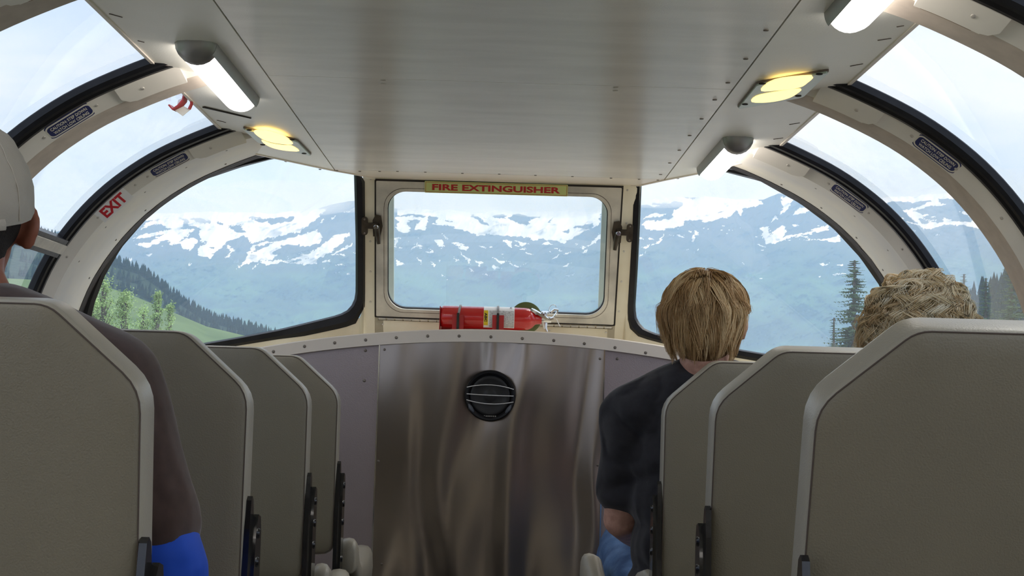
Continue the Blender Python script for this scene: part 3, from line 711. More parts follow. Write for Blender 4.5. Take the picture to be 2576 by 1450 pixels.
# ------------------------------------------------------------------ ceiling lamps
def tube_lamp(pA, pB, hw_out, lab):   # pA near end, pB far end centre line pixels
    a, b = at_z(*pA, ZC), at_z(*pB, ZC)
    L = (b.y - a.y); x0 = (a.x + b.x) / 2; sg = -1 if x0 < 0 else 1     # diffuser on the window side
    t = empty('ceiling_lamp', Vector((x0, a.y, ZC)), lab, 'lamp', 'white tube lamps on the ceiling side panels')
    hw = hw_out; dp = .042
    def arc(y, s, k0, k1, n=10): return [Vector((x0 + hw * s * math.cos(math.pi * k), y, ZC - dp * s * math.sin(math.pi * k))) for k in [k0 + (k1 - k0) * i / n for i in range(n + 1)]]
    # split: angle 0 = window side (sg) ; use u so that 0 is the window side
    def sec(y, s, k0, k1):
        return [Vector((x0 + sg * hw * s * math.cos(math.pi * k), y, ZC - dp * s * math.sin(math.pi * k))) for k in [k0 + (k1 - k0) * i / 10 for i in range(11)]]
    body = [sec(y, s, .80, 1.0) + [Vector((x0, y, ZC - .001))] for y, s in ((a.y + .012, 1), (b.y - .002, 1))]
    G().loft(body).build('housing', M_GREYP, t, smooth=True, sharp=35)
    # near end cap, sloped
    caps = [sec(a.y - .012, .35, 0, 1), sec(a.y - .004, .8, 0, 1), sec(a.y + .012, 1.0, 0, 1), sec(a.y + .034, 1.01, 0, 1)]
    G().loft(caps).build('end_cap', M_GREYP, t, smooth=True, sharp=60)
    dif = [sec(y, s, .0, .80) + [Vector((x0, y, ZC - .001))] for y, s in ((a.y + .034, .98), (b.y - .03, .98), (b.y - .008, .90), (b.y, .70))]
    G().loft(dif).build('diffuser', M_TUBE, t, smooth=True, sharp=50)
tube_lamp((500,105), (600,245), .044, 'long lit white tube lamp on the left side of the ceiling, nearest the viewer')
tube_lamp((1855,345), (1790,424), .042, 'lit white tube lamp on the right ceiling panel by the front windows')
tube_lamp((2242,-95), (2140,35), .044, 'lit white tube lamp cut off by the top edge of the picture at right')
def tube_lamp_w(x0, y0, L, lab):  # unseen lamps carrying on the row, added to brighten the car
    t = empty('ceiling_lamp', Vector((x0, y0, ZC)), lab, 'lamp', 'added unseen tube lamps behind the viewer')
    sec = lambda y, s: [Vector((x0 + .044 * s * math.cos(math.pi * k / 10), y, ZC - .042 * s * math.sin(math.pi * k / 10))) for k in range(11)]
    G().loft([sec(y0, .7), sec(y0 + .02, 1), sec(y0 + L - .02, 1), sec(y0 + L, .7)]).build('diffuser', M_TUBE, t, smooth=True)
for x, y, l in ((-.66, 1.1, 'added unseen tube lamp on the left ceiling panel just behind the viewer'), (.63, .5, 'added unseen tube lamp on the right ceiling panel just behind the viewer'), (-.66, -.6, 'added unseen tube lamp on the left ceiling panel towards the rear'), (.63, -1.4, 'added unseen tube lamp on the right ceiling panel towards the rear')):
    tube_lamp_w(x, y, .36, l)

def read_lamp(quad, lens, bolts, lab):
    Q = [at_z(x, y, ZC) for x, y in quad]; c = sum(Q, Vector()) / 4
    t = empty('reading_lamp', c, lab, 'lamp', 'amber reading lamps on the ceiling side panels')
    G().prism([Vector((p.x, p.y, ZC - .009)) for p in rquad_z(Q, .012)], (0, 0, .009)).build('mounting_plate', M_PLATE, t)
    G().prism([Vector((c.x + (p.x - c.x) * 1.03, c.y + (p.y - c.y) * 1.03, ZC - .0045)) for p in rquad_z(Q, .014)], (0, 0, .0045)).build('plate_rim', mat('brown_plate_rim', (.17, .13, .11), .5), t)
    for L in lens:
        G().prism([Vector((p.x, p.y, ZC - .0105)) for p in [at_z(x, y, ZC - .0105) for x, y in catmull(L, 3, True)]], (0, 0, .003)).build('lens', M_READ, t)
    for x, y in bolts: screw_at(at_z(x, y, ZC - .009), (0, 0, -1), t, .0075, M_SEAM, name='bolt')
def rquad_z(q, r, n=3):
    out = []
    for i in range(4):
        c = q[i]; a = (q[i-1] - c).normalized(); b = (q[(i+1) % 4] - c).normalized()
        for k in range(n + 1):
            th = math.pi/2 * k / n; out.append(c + a * r * (1 - math.sin(th)) + b * r * (1 - math.cos(th)))
    return out
read_lamp([(612,318),(748,350),(783,386),(650,352)], [[(638.3,331.6),(660,329),(681,331),(714,343),(737,362),(714,363),(681,358),(656,348)], [(658,353),(681,361),(712,366),(733,367),(752.5,380.4),(723,380),(690,374),(668,364)]], [(627,327),(661,364),(735,351),(765,386)], 'amber reading lamp with two lit lenses on the left ceiling panel')
read_lamp([(1856,266),(1905,205),(2085,173),(2020,236)], [[(1915,229.4),(1927,213),(1965,198.5),(2042,192.5),(2031,209),(2009,221),(1954,228)], [(1891,257),(1902,242.6),(1943,233),(2013,224),(2002,238),(1976,250),(1932,258)]], [(1917,210),(2061,186),(2008,241),(1874,262)], 'amber reading lamp with two lit lenses on the right ceiling panel')

# red folding tool with a tag, hung at the left ceiling edge
hp = at(470, 245, 3.63)
t = empty('window_release_tool', hp, 'small red metal clip with a pale tag hanging at the left ceiling edge', 'tool')
q = lambda x, y, d=3.63: at(x, y, d)
plate_path([q(474,236), q(466,243), q(464,254), q(452,268), q(438,277), q(429,266)], .012, .002, 'red_frame', M_REDB, t, wv=(.2, 1, 0))
plate_path([q(470,242), q(481,252), q(482,262), q(476,275)], .005, .002, 'red_arm', M_REDB, t, wv=(.2, 1, 0))
G().prism([q(440,278), q(462,267), q(478,276), q(459,292)], Vector((0, .003, 0))).build('tag', M_SIGNT, t)
G().prism([q(448,252), q(462,245), q(455,262), q(446,262)], Vector((0, .002, 0))).build('tag', M_WHITE, t)

# ------------------------------------------------------------------ seats
def back_outline(w=.46, h=.485, cx=.105, cy=.093, inset=0.0, r=.018, rb_=.035):
    P = [(inset, -cy - inset*.4), (cx + inset*.4, -inset), (w - cx - inset*.4, -inset), (w - inset, -cy - inset*.4), (w - inset, -h + inset), (inset, -h + inset)]
    R_ = [r * 1.6, r, r, r * 1.6, rb_, rb_]; out = []
    for i in range(6):
        c = Vector((*P[i], 0)); a = (Vector((*P[i-1], 0)) - c); b = (Vector((*P[(i+1) % 6], 0)) - c); a.normalize(); b.normalize()
        rr = max(.004, R_[i] - inset * .5)
        for k in range(5):
            t = k / 4; p = c + a * rr * (1 - t) ** 2 + b * rr * t ** 2; out.append((p.x, p.y))
    return out
BT = .072
def backrest_mesh():
    lay = [(-.002, .16), (-.004, .09), (-.002, .03), (.001, .010), (.004, .0045), (.009, .001), (.016, 0), (BT - .016, 0), (BT - .006, .003), (BT, .012), (BT + .008, .05), (BT + .010, .15)]
    g = G(); rings = []
    for y, ins in lay:
        rings.append([Vector((x, y, z)) for x, z in back_outline(inset=ins)])
    g.loft(rings); return g
TOPZ = .093                     # seat tops above the eye plane
def local_build(g, name, m, parent, **k): return obj(name, g.v, g.f, m, parent, local=True, **k)
def seat_parts(root, sgn):
    # local frame: x=0 at the aisle edge growing towards the window, z=0 at the floor, y=0 at the rear face (corner height)
    zc = EYE + TOPZ - .093
    parts = {}
    for j, x0 in enumerate((0.0, .472)):
        g = backrest_mesh(); g.v = [(sgn * (v[0] + x0), v[1], v[2] + .093) for v in g.v]
        b = local_build(g, 'backrest', M_VINYL, root, smooth=True, sharp=70); b.location = (0, 0, zc)
        me = b.data; me.materials.append(M_VINYLS)
        for p in me.polygons:
            c = p.center
            if c.y > .0045 and c.y < BT - .001: p.material_index = 1
        for off in (.0068,):
            o = back_outline(inset=.0035); pts = [Vector((sgn * (x + x0), .0045, z + .093)) for x, z in o]
            gg = G(); gg.tube(pts + [pts[0]], .0011, 5, caps=False); local_build(gg, 'stitched_seam', M_STITCH, b)
    # cushions
    for j, x0 in enumerate((0.0, .472)):
        g = G(); rings = []
        for k in range(13):
            y = .085 + .47 * k / 12; e_ = max(0, 1 - min(k, 12 - k) / 1.6) * .02
            w = .462 - 2 * e_; h0, h1 = .33 + e_, .455 - e_ * .8
            rings.append([Vector((sgn * (x0 + .231 + a * w), y, h0 + (h1 - h0) * b)) for a, b in [(-.46, 0), (.46, 0), (.5, .15), (.5, .75), (.46, .95), (.3, 1.02), (0, 1.04), (-.3, 1.02), (-.46, .95), (-.5, .75), (-.5, .15)]])
        g.loft(rings); local_build(g, 'seat_cushion', M_VINYLS, root, smooth=True, sharp=60)
    # frame and pedestals
    g = G()
    def bx(x0, x1, y0, y1, z0, z1): g.box((min(sgn*x0, sgn*x1), y0, z0), (max(sgn*x0, sgn*x1), y1, z1))
    bx(.02, .91, .10, .52, .29, .335)
    g2 = G()
    for x in (.16, .74):
        g2 = G(); g2.box((min(sgn*x, sgn*(x+.06)), .18, 0.03), (max(sgn*x, sgn*(x+.06)), .40, .30)); g2.box((min(sgn*(x-.03), sgn*(x+.09)), .12, 0), (max(sgn*(x-.03), sgn*(x+.09)), .46, .03)); local_build(g2, 'pedestal', M_BLACKM, root)
    local_build(g, 'seat_frame', M_BLACKM, root)
    # black cast side bracket on the aisle side
    g = G(); zt = EYE - .164
    prof = [(.002, zt - .60), (.070, zt - .60), (.072, zt - .30), (.066, zt - .20), (.060, zt - .09), (.052, zt - .045), (.040, zt - .006), (.030, zt), (.020, zt - .006), (.012, zt - .05), (.006, zt - .14)]
    g.prism([Vector((sgn * .001, y, z)) for y, z in prof], Vector((-sgn * .009, 0, 0)))
    br_ = local_build(g, 'side_bracket', M_BLACKM, root)
    g = G(); g.prism([Vector((-sgn * .008, y, z)) for y, z in [(.018, zt - .58), (.080, zt - .58), (.078, zt - .06), (.070, zt - .035), (.050, zt - .03), (.03, zt - .05), (.02, zt - .12)]], Vector((-sgn * .008, 0, 0)))
    for dz in (.06, .105, .15, .24, .33): g.tube([(-sgn * .012, .05, zt - dz), (-sgn * .019, .05, zt - dz)], [.011, .007], 10)
    local_build(g, 'bracket_cover', M_BLACKM, br_, smooth=True, sharp=40)
    g = G(); g.prism([Vector((-sgn * .002, y, z)) for y, z in [(.03, .55), (.50, .52), (.54, .49), (.54, .36), (.42, .29), (.05, .29)]], Vector((-sgn * .010, 0, 0)))
    local_build(g, 'side_panel', M_BLACKM, root, smooth=False)
    return root
def armrest(root, sgn, splay=0.0, far_w=.030, far_z=-.415, shift=0.0):
    g = G(); rings = []
    path = [(.085, -.380, .014, .030), (.092, -.366, .018, .040), (.115, -.358, .020, .045), (.150, -.368, .020, .040), (.200, -.410, .019, .030), (.27, -.440, .020, .028), (.34, -.440, .024, .032), (.40, -.425, .029, .042), (.445, far_z + .001, .031, .050), (.475, far_z + .004, .028, .048), (.490, far_z - .012, .018, .030)]
    for y, zt, hw, hh in path:
        xc = -sgn * (.027 + shift + splay * (y - .085)) ; hw *= far_w / .030
        z0 = EYE + zt - hh
        rings.append([Vector((xc + math.copysign(abs(math.cos(q)) ** .65, math.cos(q)) * hw, y, z0 + math.copysign(abs(math.sin(q)) ** .65, math.sin(q)) * hh)) for q in [2*math.pi*i/16 for i in range(16)]])
    G_ = g.loft(rings); a = local_build(G_, 'armrest', M_VINYLS, root, smooth=True, sharp=80)
    g = G(); g.tube([Vector((-sgn * (.02 + shift * .5), .06, EYE - .47)), Vector((-sgn * (.024 + shift), .16, EYE - .47)), Vector((-sgn * (.027 + shift + splay * .3), .40, EYE - .49))], .012, 8)
    local_build(g, 'armrest_strut', M_BLACKM, root, smooth=True)
    return a
seat0 = {-1: None, 1: None}
def seat(side, xedge, px_corner, lean, label, **kw):
    # distance so that the front silhouette of the aisle corner falls where the photograph has it
    u = (Vector((px_corner[0], px_corner[1])))
    d = ray(*px_corner); Y = xedge / d.x * d.y
    root = empty('coach_seat', (xedge, Y - BT + .008, -EYE), label, 'seat', 'double seats along the aisle')
    root.location.z = 0
    sgn = side
    if seat0[side] is None:
        seat_parts(root, sgn); seat0[side] = root
    else:
        for ch in seat0[side].children:
            if ch.name.startswith('armrest'): continue
            c = ch.copy(); COL.objects.link(c); c.parent = root
            for gch in ch.children:
                k = gch.copy(); COL.objects.link(k); k.parent = c
    armrest(root, sgn, **kw)
    for ch in root.children:
        if ch.name.startswith('backrest'): ch.rotation_euler.x = math.radians(lean)
    return root
AL, AR = -.39, .35
seat(-1, AL, (390,1045), 7, 'taupe vinyl double seat nearest the viewer on the left')
seat(-1, AL, (643,985), 0, 'taupe vinyl double seat second from the viewer on the left, before the capped man')
seat(-1, AL, (787,993), 1.5, 'taupe vinyl double seat third from the viewer on the left')
seat(-1, AL, (859,1005), 1.0, 'taupe vinyl double seat farthest on the left, by the steel bulkhead', far_w=.034)
seat(1, AR, (2020,1030), 17, 'taupe vinyl double seat nearest the viewer on the right')
seat(1, AR, (1783,1020), 10, 'taupe vinyl double seat second from the viewer on the right, behind the blond couple')
seat(1, AR, (1663,1010), 2.5, 'taupe vinyl double seat farthest on the right, where the blond couple sit', shift=-.02, splay=.29, far_z=-.368, far_w=.023)

# ------------------------------------------------------------------ people
def blob(g, name, m, parent, vox=.006, smooth_it=6, disp=None):
    o = g.build('tmp_' + name, m, None)
    o.location = (0, 0, 0)
    r = o.modifiers.new('r', 'REMESH'); r.mode = 'VOXEL'; r.voxel_size = vox; r.use_smooth_shade = True
    s = o.modifiers.new('s', 'SMOOTH'); s.factor = .5; s.iterations = smooth_it
    bpy.context.view_layer.update()
    me = bpy.data.meshes.new_from_object(o.evaluated_get(bpy.context.evaluated_depsgraph_get()))
    bpy.data.objects.remove(o)
    off = origin_of(parent)
    n = len(me.vertices); co = np.empty(n * 3); me.vertices.foreach_get('co', co); co = co.reshape(-1, 3)
    if disp: co = disp(co)
    co = co - np.array(off[:]); me.vertices.foreach_set('co', co.ravel())
    me.polygons.foreach_set('use_smooth', [True] * len(me.polygons)); me.name = name
    oo = bpy.data.objects.new(name, me); COL.objects.link(oo); oo.parent = parent; me.update()
    return oo
M_SKIN = mat('ruddy_skin', (.55, .30, .22), .5, var=.10, vs=60, col2=(.60, .34, .26))
M_SKIND = mat('tanned_skin', (.36, .13, .08), .5, var=.10, vs=50)
M_EYE = mat('eye_white', (.7, .7, .7), .2)
M_IRIS = mat('dark_iris', (.05, .07, .09), .2)
M_LIP = mat('lip', (.40, .14, .12), .5)
M_TEEB = mat('black_cotton_shirt', (.022, .021, .026), .9, var=.15, vs=60, bump=.5, bs=25, sheen=.15)
M_TEEBR = mat('dark_brown_cotton_shirt', (.058, .032, .026), .92, var=.12, vs=60, bump=.4, bs=25, sheen=.3)
M_JEAN = mat('blue_denim', (.05, .115, .26), .85, var=.12, vs=22, bump=.5, bs=400, col2=(.085, .17, .34))
M_BLUE = mat('bright_blue_sleeve', (.003, .07, .55), .75, var=.1, vs=12)
M_CAP = mat('cream_cap_cloth', (.52, .48, .42), .85, var=.05, vs=14, bump=.3, bs=400)
M_GREY = mat('grey_trousers', (.10, .10, .11), .9)
M_BLOUSE = mat('pale_blouse', (.45, .42, .46), .85)
def R3(rx, ry, rz): return (Matrix.Rotation(rz, 3, 'Z') @ Matrix.Rotation(ry, 3, 'Y') @ Matrix.Rotation(rx, 3, 'X'))
def head_shapes(g, c, yaw=0.0, tilt=0.0, neck_to=None, s=1.0):
    """c: centre of the head at ear height; faces +y turned by yaw"""
    R = R3(tilt, 0, yaw); c = Vector(c)
    P = lambda x, y, z: c + R @ Vector((x*s, y*s, z*s))
    g.ell(P(0, -.012, .035), (.076*s, .096*s, .088*s), rot=R)      # skull
    g.ell(P(0, .030, -.015), (.066*s, .070*s, .085*s), rot=R)      # face
    g.ell(P(0, .055, -.078), (.042*s, .040*s, .034*s), rot=R)      # chin and jaw
    g.ell(P(0, .020, -.060), (.058*s, .055*s, .040*s), rot=R)
    g.tube([P(0, .092, .020), P(0, .108, -.010), P(0, .112, -.024)], [.008*s, .011*s, .014*s], 10)
    g.ell(P(0, .088, .034), (.048*s, .014*s, .010*s), rot=R)       # brow
    for sx in (-1, 1):
        g.ell(P(sx*.043, .078, -.012), (.020*s, .018*s, .016*s), rot=R)     # cheek
        # ear: rim, lobe
        pts = [P(sx*(.079 + .010*math.sin(math.pi*k/8)), -.004 - .014*math.sin(math.pi*k/8) - .004*k/8, .030 - .062*k/8) for k in range(9)]
        g.tube(pts, [.006*s, .008*s, .009*s, .009*s, .009*s, .008*s, .008*s, .009*s, .007*s], 8)
        g.ell(P(sx*.076, .000, -.003), (.010*s, .015*s, .028*s), rot=R)
    nk = neck_to or P(0, -.02, -.15)
    g.tube([P(0, -.025, -.02), P(0, -.030, -.075), nk], [.058*s, .056*s, .064*s], 16)
    return P
def face_parts(P, parent, s=1.0):
    for sx in (-1, 1):
        e1 = G().ell(P(sx*.031, .085, .010), (.012*s, .012*s, .011*s), 12, 8).build('eye', M_EYE, parent, smooth=True)
        G().ell(P(sx*.031, .0945, .010), (.005*s, .004*s, .005*s), 10, 6).build('iris', M_IRIS, e1, smooth=True)
    G().ell(P(0, .094, -.050), (.022*s, .008*s, .006*s), 14, 8).build('mouth', M_LIP, parent, smooth=True)
def hand(g, w, d, pn, s=1.0):
    """wrist w, direction d, palm-normal pn: palm, four bent fingers and a thumb"""
    w = Vector(w); d = Vector(d).normalized(); pn = Vector(pn).normalized(); sd = d.cross(pn).normalized()
    g.tube([w, w + d*.03, w + d*.085], [.024, .034, .036], 12, squash=(1.0, .55) if abs(pn.z) > .5 else (.55, 1.0))
    for k, ln in enumerate((.070, .080, .075, .058)):
        b = w + d*.078 + sd * (.027 - .018*k)
        g.tube([b, b + d*ln*.45 - pn*.004, b + d*ln*.75 - pn*.018, b + d*ln*.85 - pn*.035], [.0092, .0088, .008, .0065], 8)
    b = w + d*.025 + sd*.030
    g.tube([b, b + d*.025 + sd*.022 - pn*.006, b + d*.055 + sd*.026 - pn*.012], [.012, .0105, .008], 8)

def limb(g, pts, rads, seg=14, sq=None):
    for p_, r_ in ((pts[0], rads[0]), (pts[-1], rads[-1])): g.ell(p_, (r_ * .99,) * 3, 16, 10)
    g.tube([Vector(p) for p in catmull(pts, 4)], list(np.interp(np.linspace(0, len(pts)-1, 4*(len(pts)-1)+1), range(len(pts)), rads)), seg, squash=sq)

def seated_body(g, X, Yb, head, hipz, sh_l, sh_r, el_l, el_r, wr_l, wr_r, kn_l, kn_r, ft_l, ft_r, neck, hx=None):
    hx = X if hx is None else hx
    pelvis = Vector((hx, Yb + .14, hipz + .09))
    for t, rx, ry in ((0, .155, .115), (.12, .135, .100), (.24, .135, .100), (.36, .145, .10), (.44, .145, .095)):
        f = t / .46; c = pelvis.lerp(Vector(((sh_l[0]+sh_r[0])/2, (sh_l[1]+sh_r[1])/2, (sh_l[2]+sh_r[2])/2 - .03)), f)
        g.ell(c, (rx, ry, .13))
    limb(g, [sh_l, ((sh_l[0]+sh_r[0])/2, sh_l[1]-.01, max(sh_l[2], sh_r[2]) + .03), sh_r], [.055, .062, .055])
    for sh, el, wr in ((sh_l, el_l, wr_l), (sh_r, el_r, wr_r)):
        limb(g, [sh, tuple((Vector(sh)+Vector(el))/2), el], [.056, .050, .041])
        limb(g, [el, tuple((Vector(el)+Vector(wr))/2), wr], [.043, .038, .027])
        hand(g, wr, Vector(wr)-Vector(el)+Vector((0, .05, -.02)), (0, 0, 1))
    for sx, kn, ft in ((-1, kn_l, ft_l), (1, kn_r, ft_r)):
        hp = (hx + sx*.095, Yb + .16, hipz + .085)
        limb(g, [hp, tuple((Vector(hp)+Vector(kn))/2), kn], [.092, .080, .062])
        limb(g, [kn, tuple((Vector(kn)*.6+Vector(ft)*.4)+Vector((0, -.02, 0))), ft], [.062, .060, .042])
        g.ell(Vector(ft) + Vector((0, .07, -.03)), (.045, .12, .038))

def strands(name, c, R, rad, n, cols, parent, end_back=2.15, end_front=1.0, off=(.0, .012), wave=0.0, wfreq=3.0, thick=.0011, hang=.0, puff=0.0, tip_flick=.01, crown=(0, -.02), seg=9, jitter=.05, swirl=0.0, lock=22, spread=.09, bottom=.3, conv=.72, rag=.07, ear_cut=None, tr_=.18):
    """hair as thousands of thin tapering strands, in locks, that follow the head down from the crown"""
    V = []; Fc = []; Cc = []
    c = Vector(c)
    for L in range(n // lock):
        az = random.uniform(-math.pi, math.pi)
        front = max(0.0, math.sin(az))                      # 1 when it faces forward
        te = end_back + (end_front - end_back) * front ** 1.2 + random.gauss(0, rag)
        cut_ = bool(ear_cut) and -.45 < az < 1.1
        if cut_: te = min(te, ear_cut + random.gauss(0, .04))
        u0 = random.random()
        t0 = (u0 ** .8 * te * .85) if random.random() > bottom else te * random.uniform(.55, .85)
        ln = min(max(.15, te - t0), random.uniform(.8, 1.6))
        ol = random.uniform(*off); ph = random.uniform(0, 6.28); ph2 = random.uniform(0, 6.28)
        wv = wave * random.uniform(.5, 1.3); fr = wfreq * random.uniform(.75, 1.3); sw = swirl * random.uniform(.3, 1.6) * random.choice((1, 1, -1))
        lshade = random.random(); fl = tip_flick * random.uniform(.3, 1.6) * (-.3 if cut_ else 1)
        for s in range(lock):
            da = random.gauss(0, spread); dt = random.gauss(0, spread * .6); o0 = ol + random.uniform(-.003, .003); lnn = ln * random.uniform(.8, 1.04)
            sh = min(1, max(0, lshade * .75 + random.random() * .35 - .05)); pts = []
            for k in range(seg + 1):
                u = k / seg; th = max(.03, t0 + dt * (1 - .4 * u) + lnn * u)
                a = az + da * (1 - conv * u) / max(.35, math.sin(min(th, 1.57))) + sw * (th - t0) + (wv * math.sin(fr * th * 2 + ph)) / max(.45, math.sin(min(th, 1.6)))
                lift = o0 + .005 * math.sin(math.pi * u) + fl * u * u * (1 if th > 1.4 else .25) + wv * .06 * math.cos(fr * th * 2 + ph2)
                if th < 1.57: sr, zz = math.sin(th), math.cos(th)
                else: sr, zz = 1 - (.25 - puff) * (th - 1.57), math.cos(th) * 1.0 - hang * (th - 1.57)
                p = Vector((rad[0] * sr * math.cos(a), rad[1] * sr * math.sin(a), rad[2] * zz))
                nrm = Vector((p.x / rad[0], p.y / rad[1], p.z / rad[2])).normalized()
                p = p + nrm * lift + Vector((crown[0], crown[1], 0)) * math.cos(min(th, 1.57))
                pts.append(c + R @ p)
            r0 = thick * random.uniform(.6, 1.25)
            k0 = len(V)
            for k, p in enumerate(pts):
                t = (pts[min(k+1, seg)] - pts[max(k-1, 0)]).normalized(); a_ = t.orthogonal().normalized(); b_ = t.cross(a_)
                rr = r0 * (1 - .8 * (k / seg) ** 2) * (.5 if k == 0 else 1)
                for j in range(3):
                    q = 2.094 * j; V.append(p + a_ * math.cos(q) * rr + b_ * math.sin(q) * rr); Cc.append((sh, k / seg, 0, 1))
                if k:
                    for j in range(3):
                        Fc.append((k0 + 3*(k-1)+j, k0 + 3*(k-1)+(j+1) % 3, k0 + 3*k+(j+1) % 3, k0 + 3*k+j))
    m, t, b = newmat(name + '_colour'); setin(b, 'Roughness', .45); setin(b, 'Specular IOR Level', .5)
    at_ = t.nodes.new('ShaderNodeAttribute'); at_.attribute_name = 'shade'; sp_ = t.nodes.new('ShaderNodeSeparateColor'); t.links.new(at_.outputs['Color'], sp_.inputs[0])
    rr = t.nodes.new('ShaderNodeValToRGB'); el = rr.color_ramp.elements; el[0].position = 0; el[0].color = (*cols[0], 1); el[1].position = 1; el[1].color = (*cols[2], 1); mm = el.new(.45); mm.color = (*cols[1], 1)
    t.links.new(sp_.outputs[0], rr.inputs[0]); t.links.new(rr.outputs[0], b.inputs['Base Color'])
    tl = t.nodes.new('ShaderNodeBsdfTranslucent'); t.links.new(rr.outputs[0], tl.inputs[0]); mxh = t.nodes.new('ShaderNodeMixShader'); mxh.inputs[0].default_value = tr_
    om = [n_ for n_ in t.nodes if n_.type == 'OUTPUT_MATERIAL'][0]; t.links.new(b.outputs[0], mxh.inputs[1]); t.links.new(tl.outputs[0], mxh.inputs[2]); t.links.new(mxh.outputs[0], om.inputs[0])
    o = obj(name, V, Fc, m, parent, smooth=True, sharp=180, fixn=False)
    ca = o.data.color_attributes.new('shade', 'FLOAT_COLOR', 'POINT'); ca.data.foreach_set('color', np.array(Cc, dtype=np.float32).ravel())
    o['kind'] = 'stuff'
    return o

def folds(amp, freq, seed, zs=1.0):
    def f(co):
        out = co.copy()
        for i in range(len(co)):
            x, y, z = co[i]; n_ = mnoise.noise(Vector((x*freq + seed, y*freq, z*freq*zs)))
            n2 = 1 - abs(mnoise.noise(Vector((x*freq*1.3 + seed + 9, y*freq*1.3, z*freq*zs*1.6)))) * 2
            out[i, 0] += amp * n_; out[i, 1] += amp * (n2 * .8 - .3)
        return out
    return f

# --- man with the light brown hair, right front seat
HM = Vector((at(1776, 800, 3.33).x, 3.33, .180))
pm = empty('person', (.47, 3.38, -.60), 'seated man with light brown hair, black T-shirt and blue jeans, leaning into the aisle', 'person')
SHL, SHR = (.305, 3.345, -.020), (.635, 3.345, -.030)
ELL, ELR = (.292, 3.42, -.268), (.675, 3.36, -.28)
WRL, WRR = (.36, 3.63, -.335), (.58, 3.56, -.36)
KNL, KNR = (.342, 3.80, -.378), (.60, 3.84, -.46)
FTL, FTR = (.33, 3.98, -.95), (.60, 4.0, -.97)
g = G(); P = head_shapes(g, HM, yaw=-.22, neck_to=Vector((.472, 3.335, .045)))
seated_body(g, .475, 3.21, HM, -.60, SHL, SHR, ELL, ELR, WRL, WRR, KNL, KNR, FTL, FTR, None)
blob(g, 'body', M_SKIN, pm, .0055, 5)
face_parts(P, pm)
def shirt(name, m, parent, X, Yb, hipz, SL_, SR_, EL_, ER_, slv=.78, r=.066, neck=(0, 0, 0), hem=.10, seed=0, amp=.010, hx=None, rsh=.068, rend=None):
    g = G(); hx = X if hx is None else hx
    pel = Vector((hx, Yb + .14, hipz + hem)); top = (Vector(SL_) + Vector(SR_)) / 2 + Vector((0, 0, -.03))
    for f, rx, ry in ((0, .185, .145), (.2, .175, .136), (.42, .170, .132), (.65, .178, .132), (.86, .185, .125), (1, .175, .112)):
        g.ell(pel.lerp(top, f), (rx, ry, .13))
    limb(g, [SL_, tuple(Vector(neck)), SR_], [rsh, .078, rsh], 16)
    for sh, el in ((SL_, EL_), (SR_, ER_)):
        e = Vector(sh).lerp(Vector(el), slv); m_ = Vector(sh).lerp(Vector(el), slv * .5)
        limb(g, [sh, tuple(m_), tuple(e)], [rsh * .98, r, rend or r * 1.02], 16)
    return blob(g, name, m, parent, .0065, 4, folds(amp, 11, seed, .8))
shirt('t_shirt', M_TEEB, pm, .475, 3.21, -.60, SHL, SHR, ELL, ELR, .72, .058, (.475, 3.33, .040), .09, 3, amp=.017)
def trousers(m, parent, hx, Yb, hipz, KL, KR, FL, FR, seed=1):
    g = G(); g.ell((hx, Yb + .15, hipz + .08), (.185, .15, .11))
    for sx, kn, ft in ((-1, KL, FL), (1, KR, FR)):
        hp = (hx + sx*.095, Yb + .16, hipz + .085)
        limb(g, [hp, tuple((Vector(hp)+Vector(kn))/2), kn], [.102, .092, .078])
        limb(g, [kn, tuple((Vector(kn)*.6+Vector(ft)*.4)+Vector((0, -.02, 0))), tuple(Vector(ft) + Vector((0, 0, .03)))], [.078, .072, .062])
    return blob(g, 'trousers', m, parent, .008, 4, folds(.008, 16, seed))
trousers(M_JEAN, pm, .475, 3.21, -.60, KNL, KNR, FTL, FTR)
Rm = R3(0, 0, -.22)
cols = [(.28, .15, .06), (.70, .45, .21), (1.0, .80, .47)]
scalp = G(); scalp.ell(HM + Rm @ Vector((0, -.018, .026)), (.081, .098, .088), rot=Rm); scalp.ell(HM + Rm @ Vector((0, -.040, -.035)), (.062, .068, .066), rot=Rm)
def cutface(co):
    return co
blob(scalp, 'hair_base', mat('man_hair_base', (.17, .09, .035), .7, var=.4, vs=90, stretch=(1, 1, .15), bump=.8, bs=200), pm, .007, 5)
strands('hair', HM + Rm @ Vector((0, -.016, .022)), Rm, (.084, .100, .090), 9000, cols, pm, end_back=2.35, end_front=1.05, off=(.0, .012), wave=.05, wfreq=2.2, thick=.0010, hang=.12, puff=-.12, tip_flick=.016, swirl=.14, rag=.13, lock=16, ear_cut=1.5)

# --- woman with the curly blonde hair
HWm = Vector((at(2304, 800, 3.37).x, 3.37, .180))
pw = empty('person', (.97, 3.40, -.60), 'seated woman with curly pale blonde hair beside the man in black', 'person')
a1, a2 = (.855, 3.40, -.05), (1.12, 3.40, -.05)
e1, e2 = (.865, 3.42, -.29), (1.15, 3.40, -.29)
g = G(); P = head_shapes(g, HWm, yaw=.10, neck_to=Vector((.965, 3.38, .03)), s=.95)
seated_body(g, .965, 3.24, HWm, -.60, a1, a2, e1, e2, (.87, 3.60, -.38), (1.06, 3.60, -.38), (.88, 3.84, -.46), (1.06, 3.84, -.46), (.88, 3.98, -.97), (1.06, 3.98, -.97), None)
blob(g, 'body', M_SKIN, pw, .006, 5); face_parts(P, pw, .95)
shirt('blouse', M_BLOUSE, pw, .965, 3.24, -.60, a1, a2, e1, e2, .95, .058, (.965, 3.375, .020), .09, 5, rsh=.060)
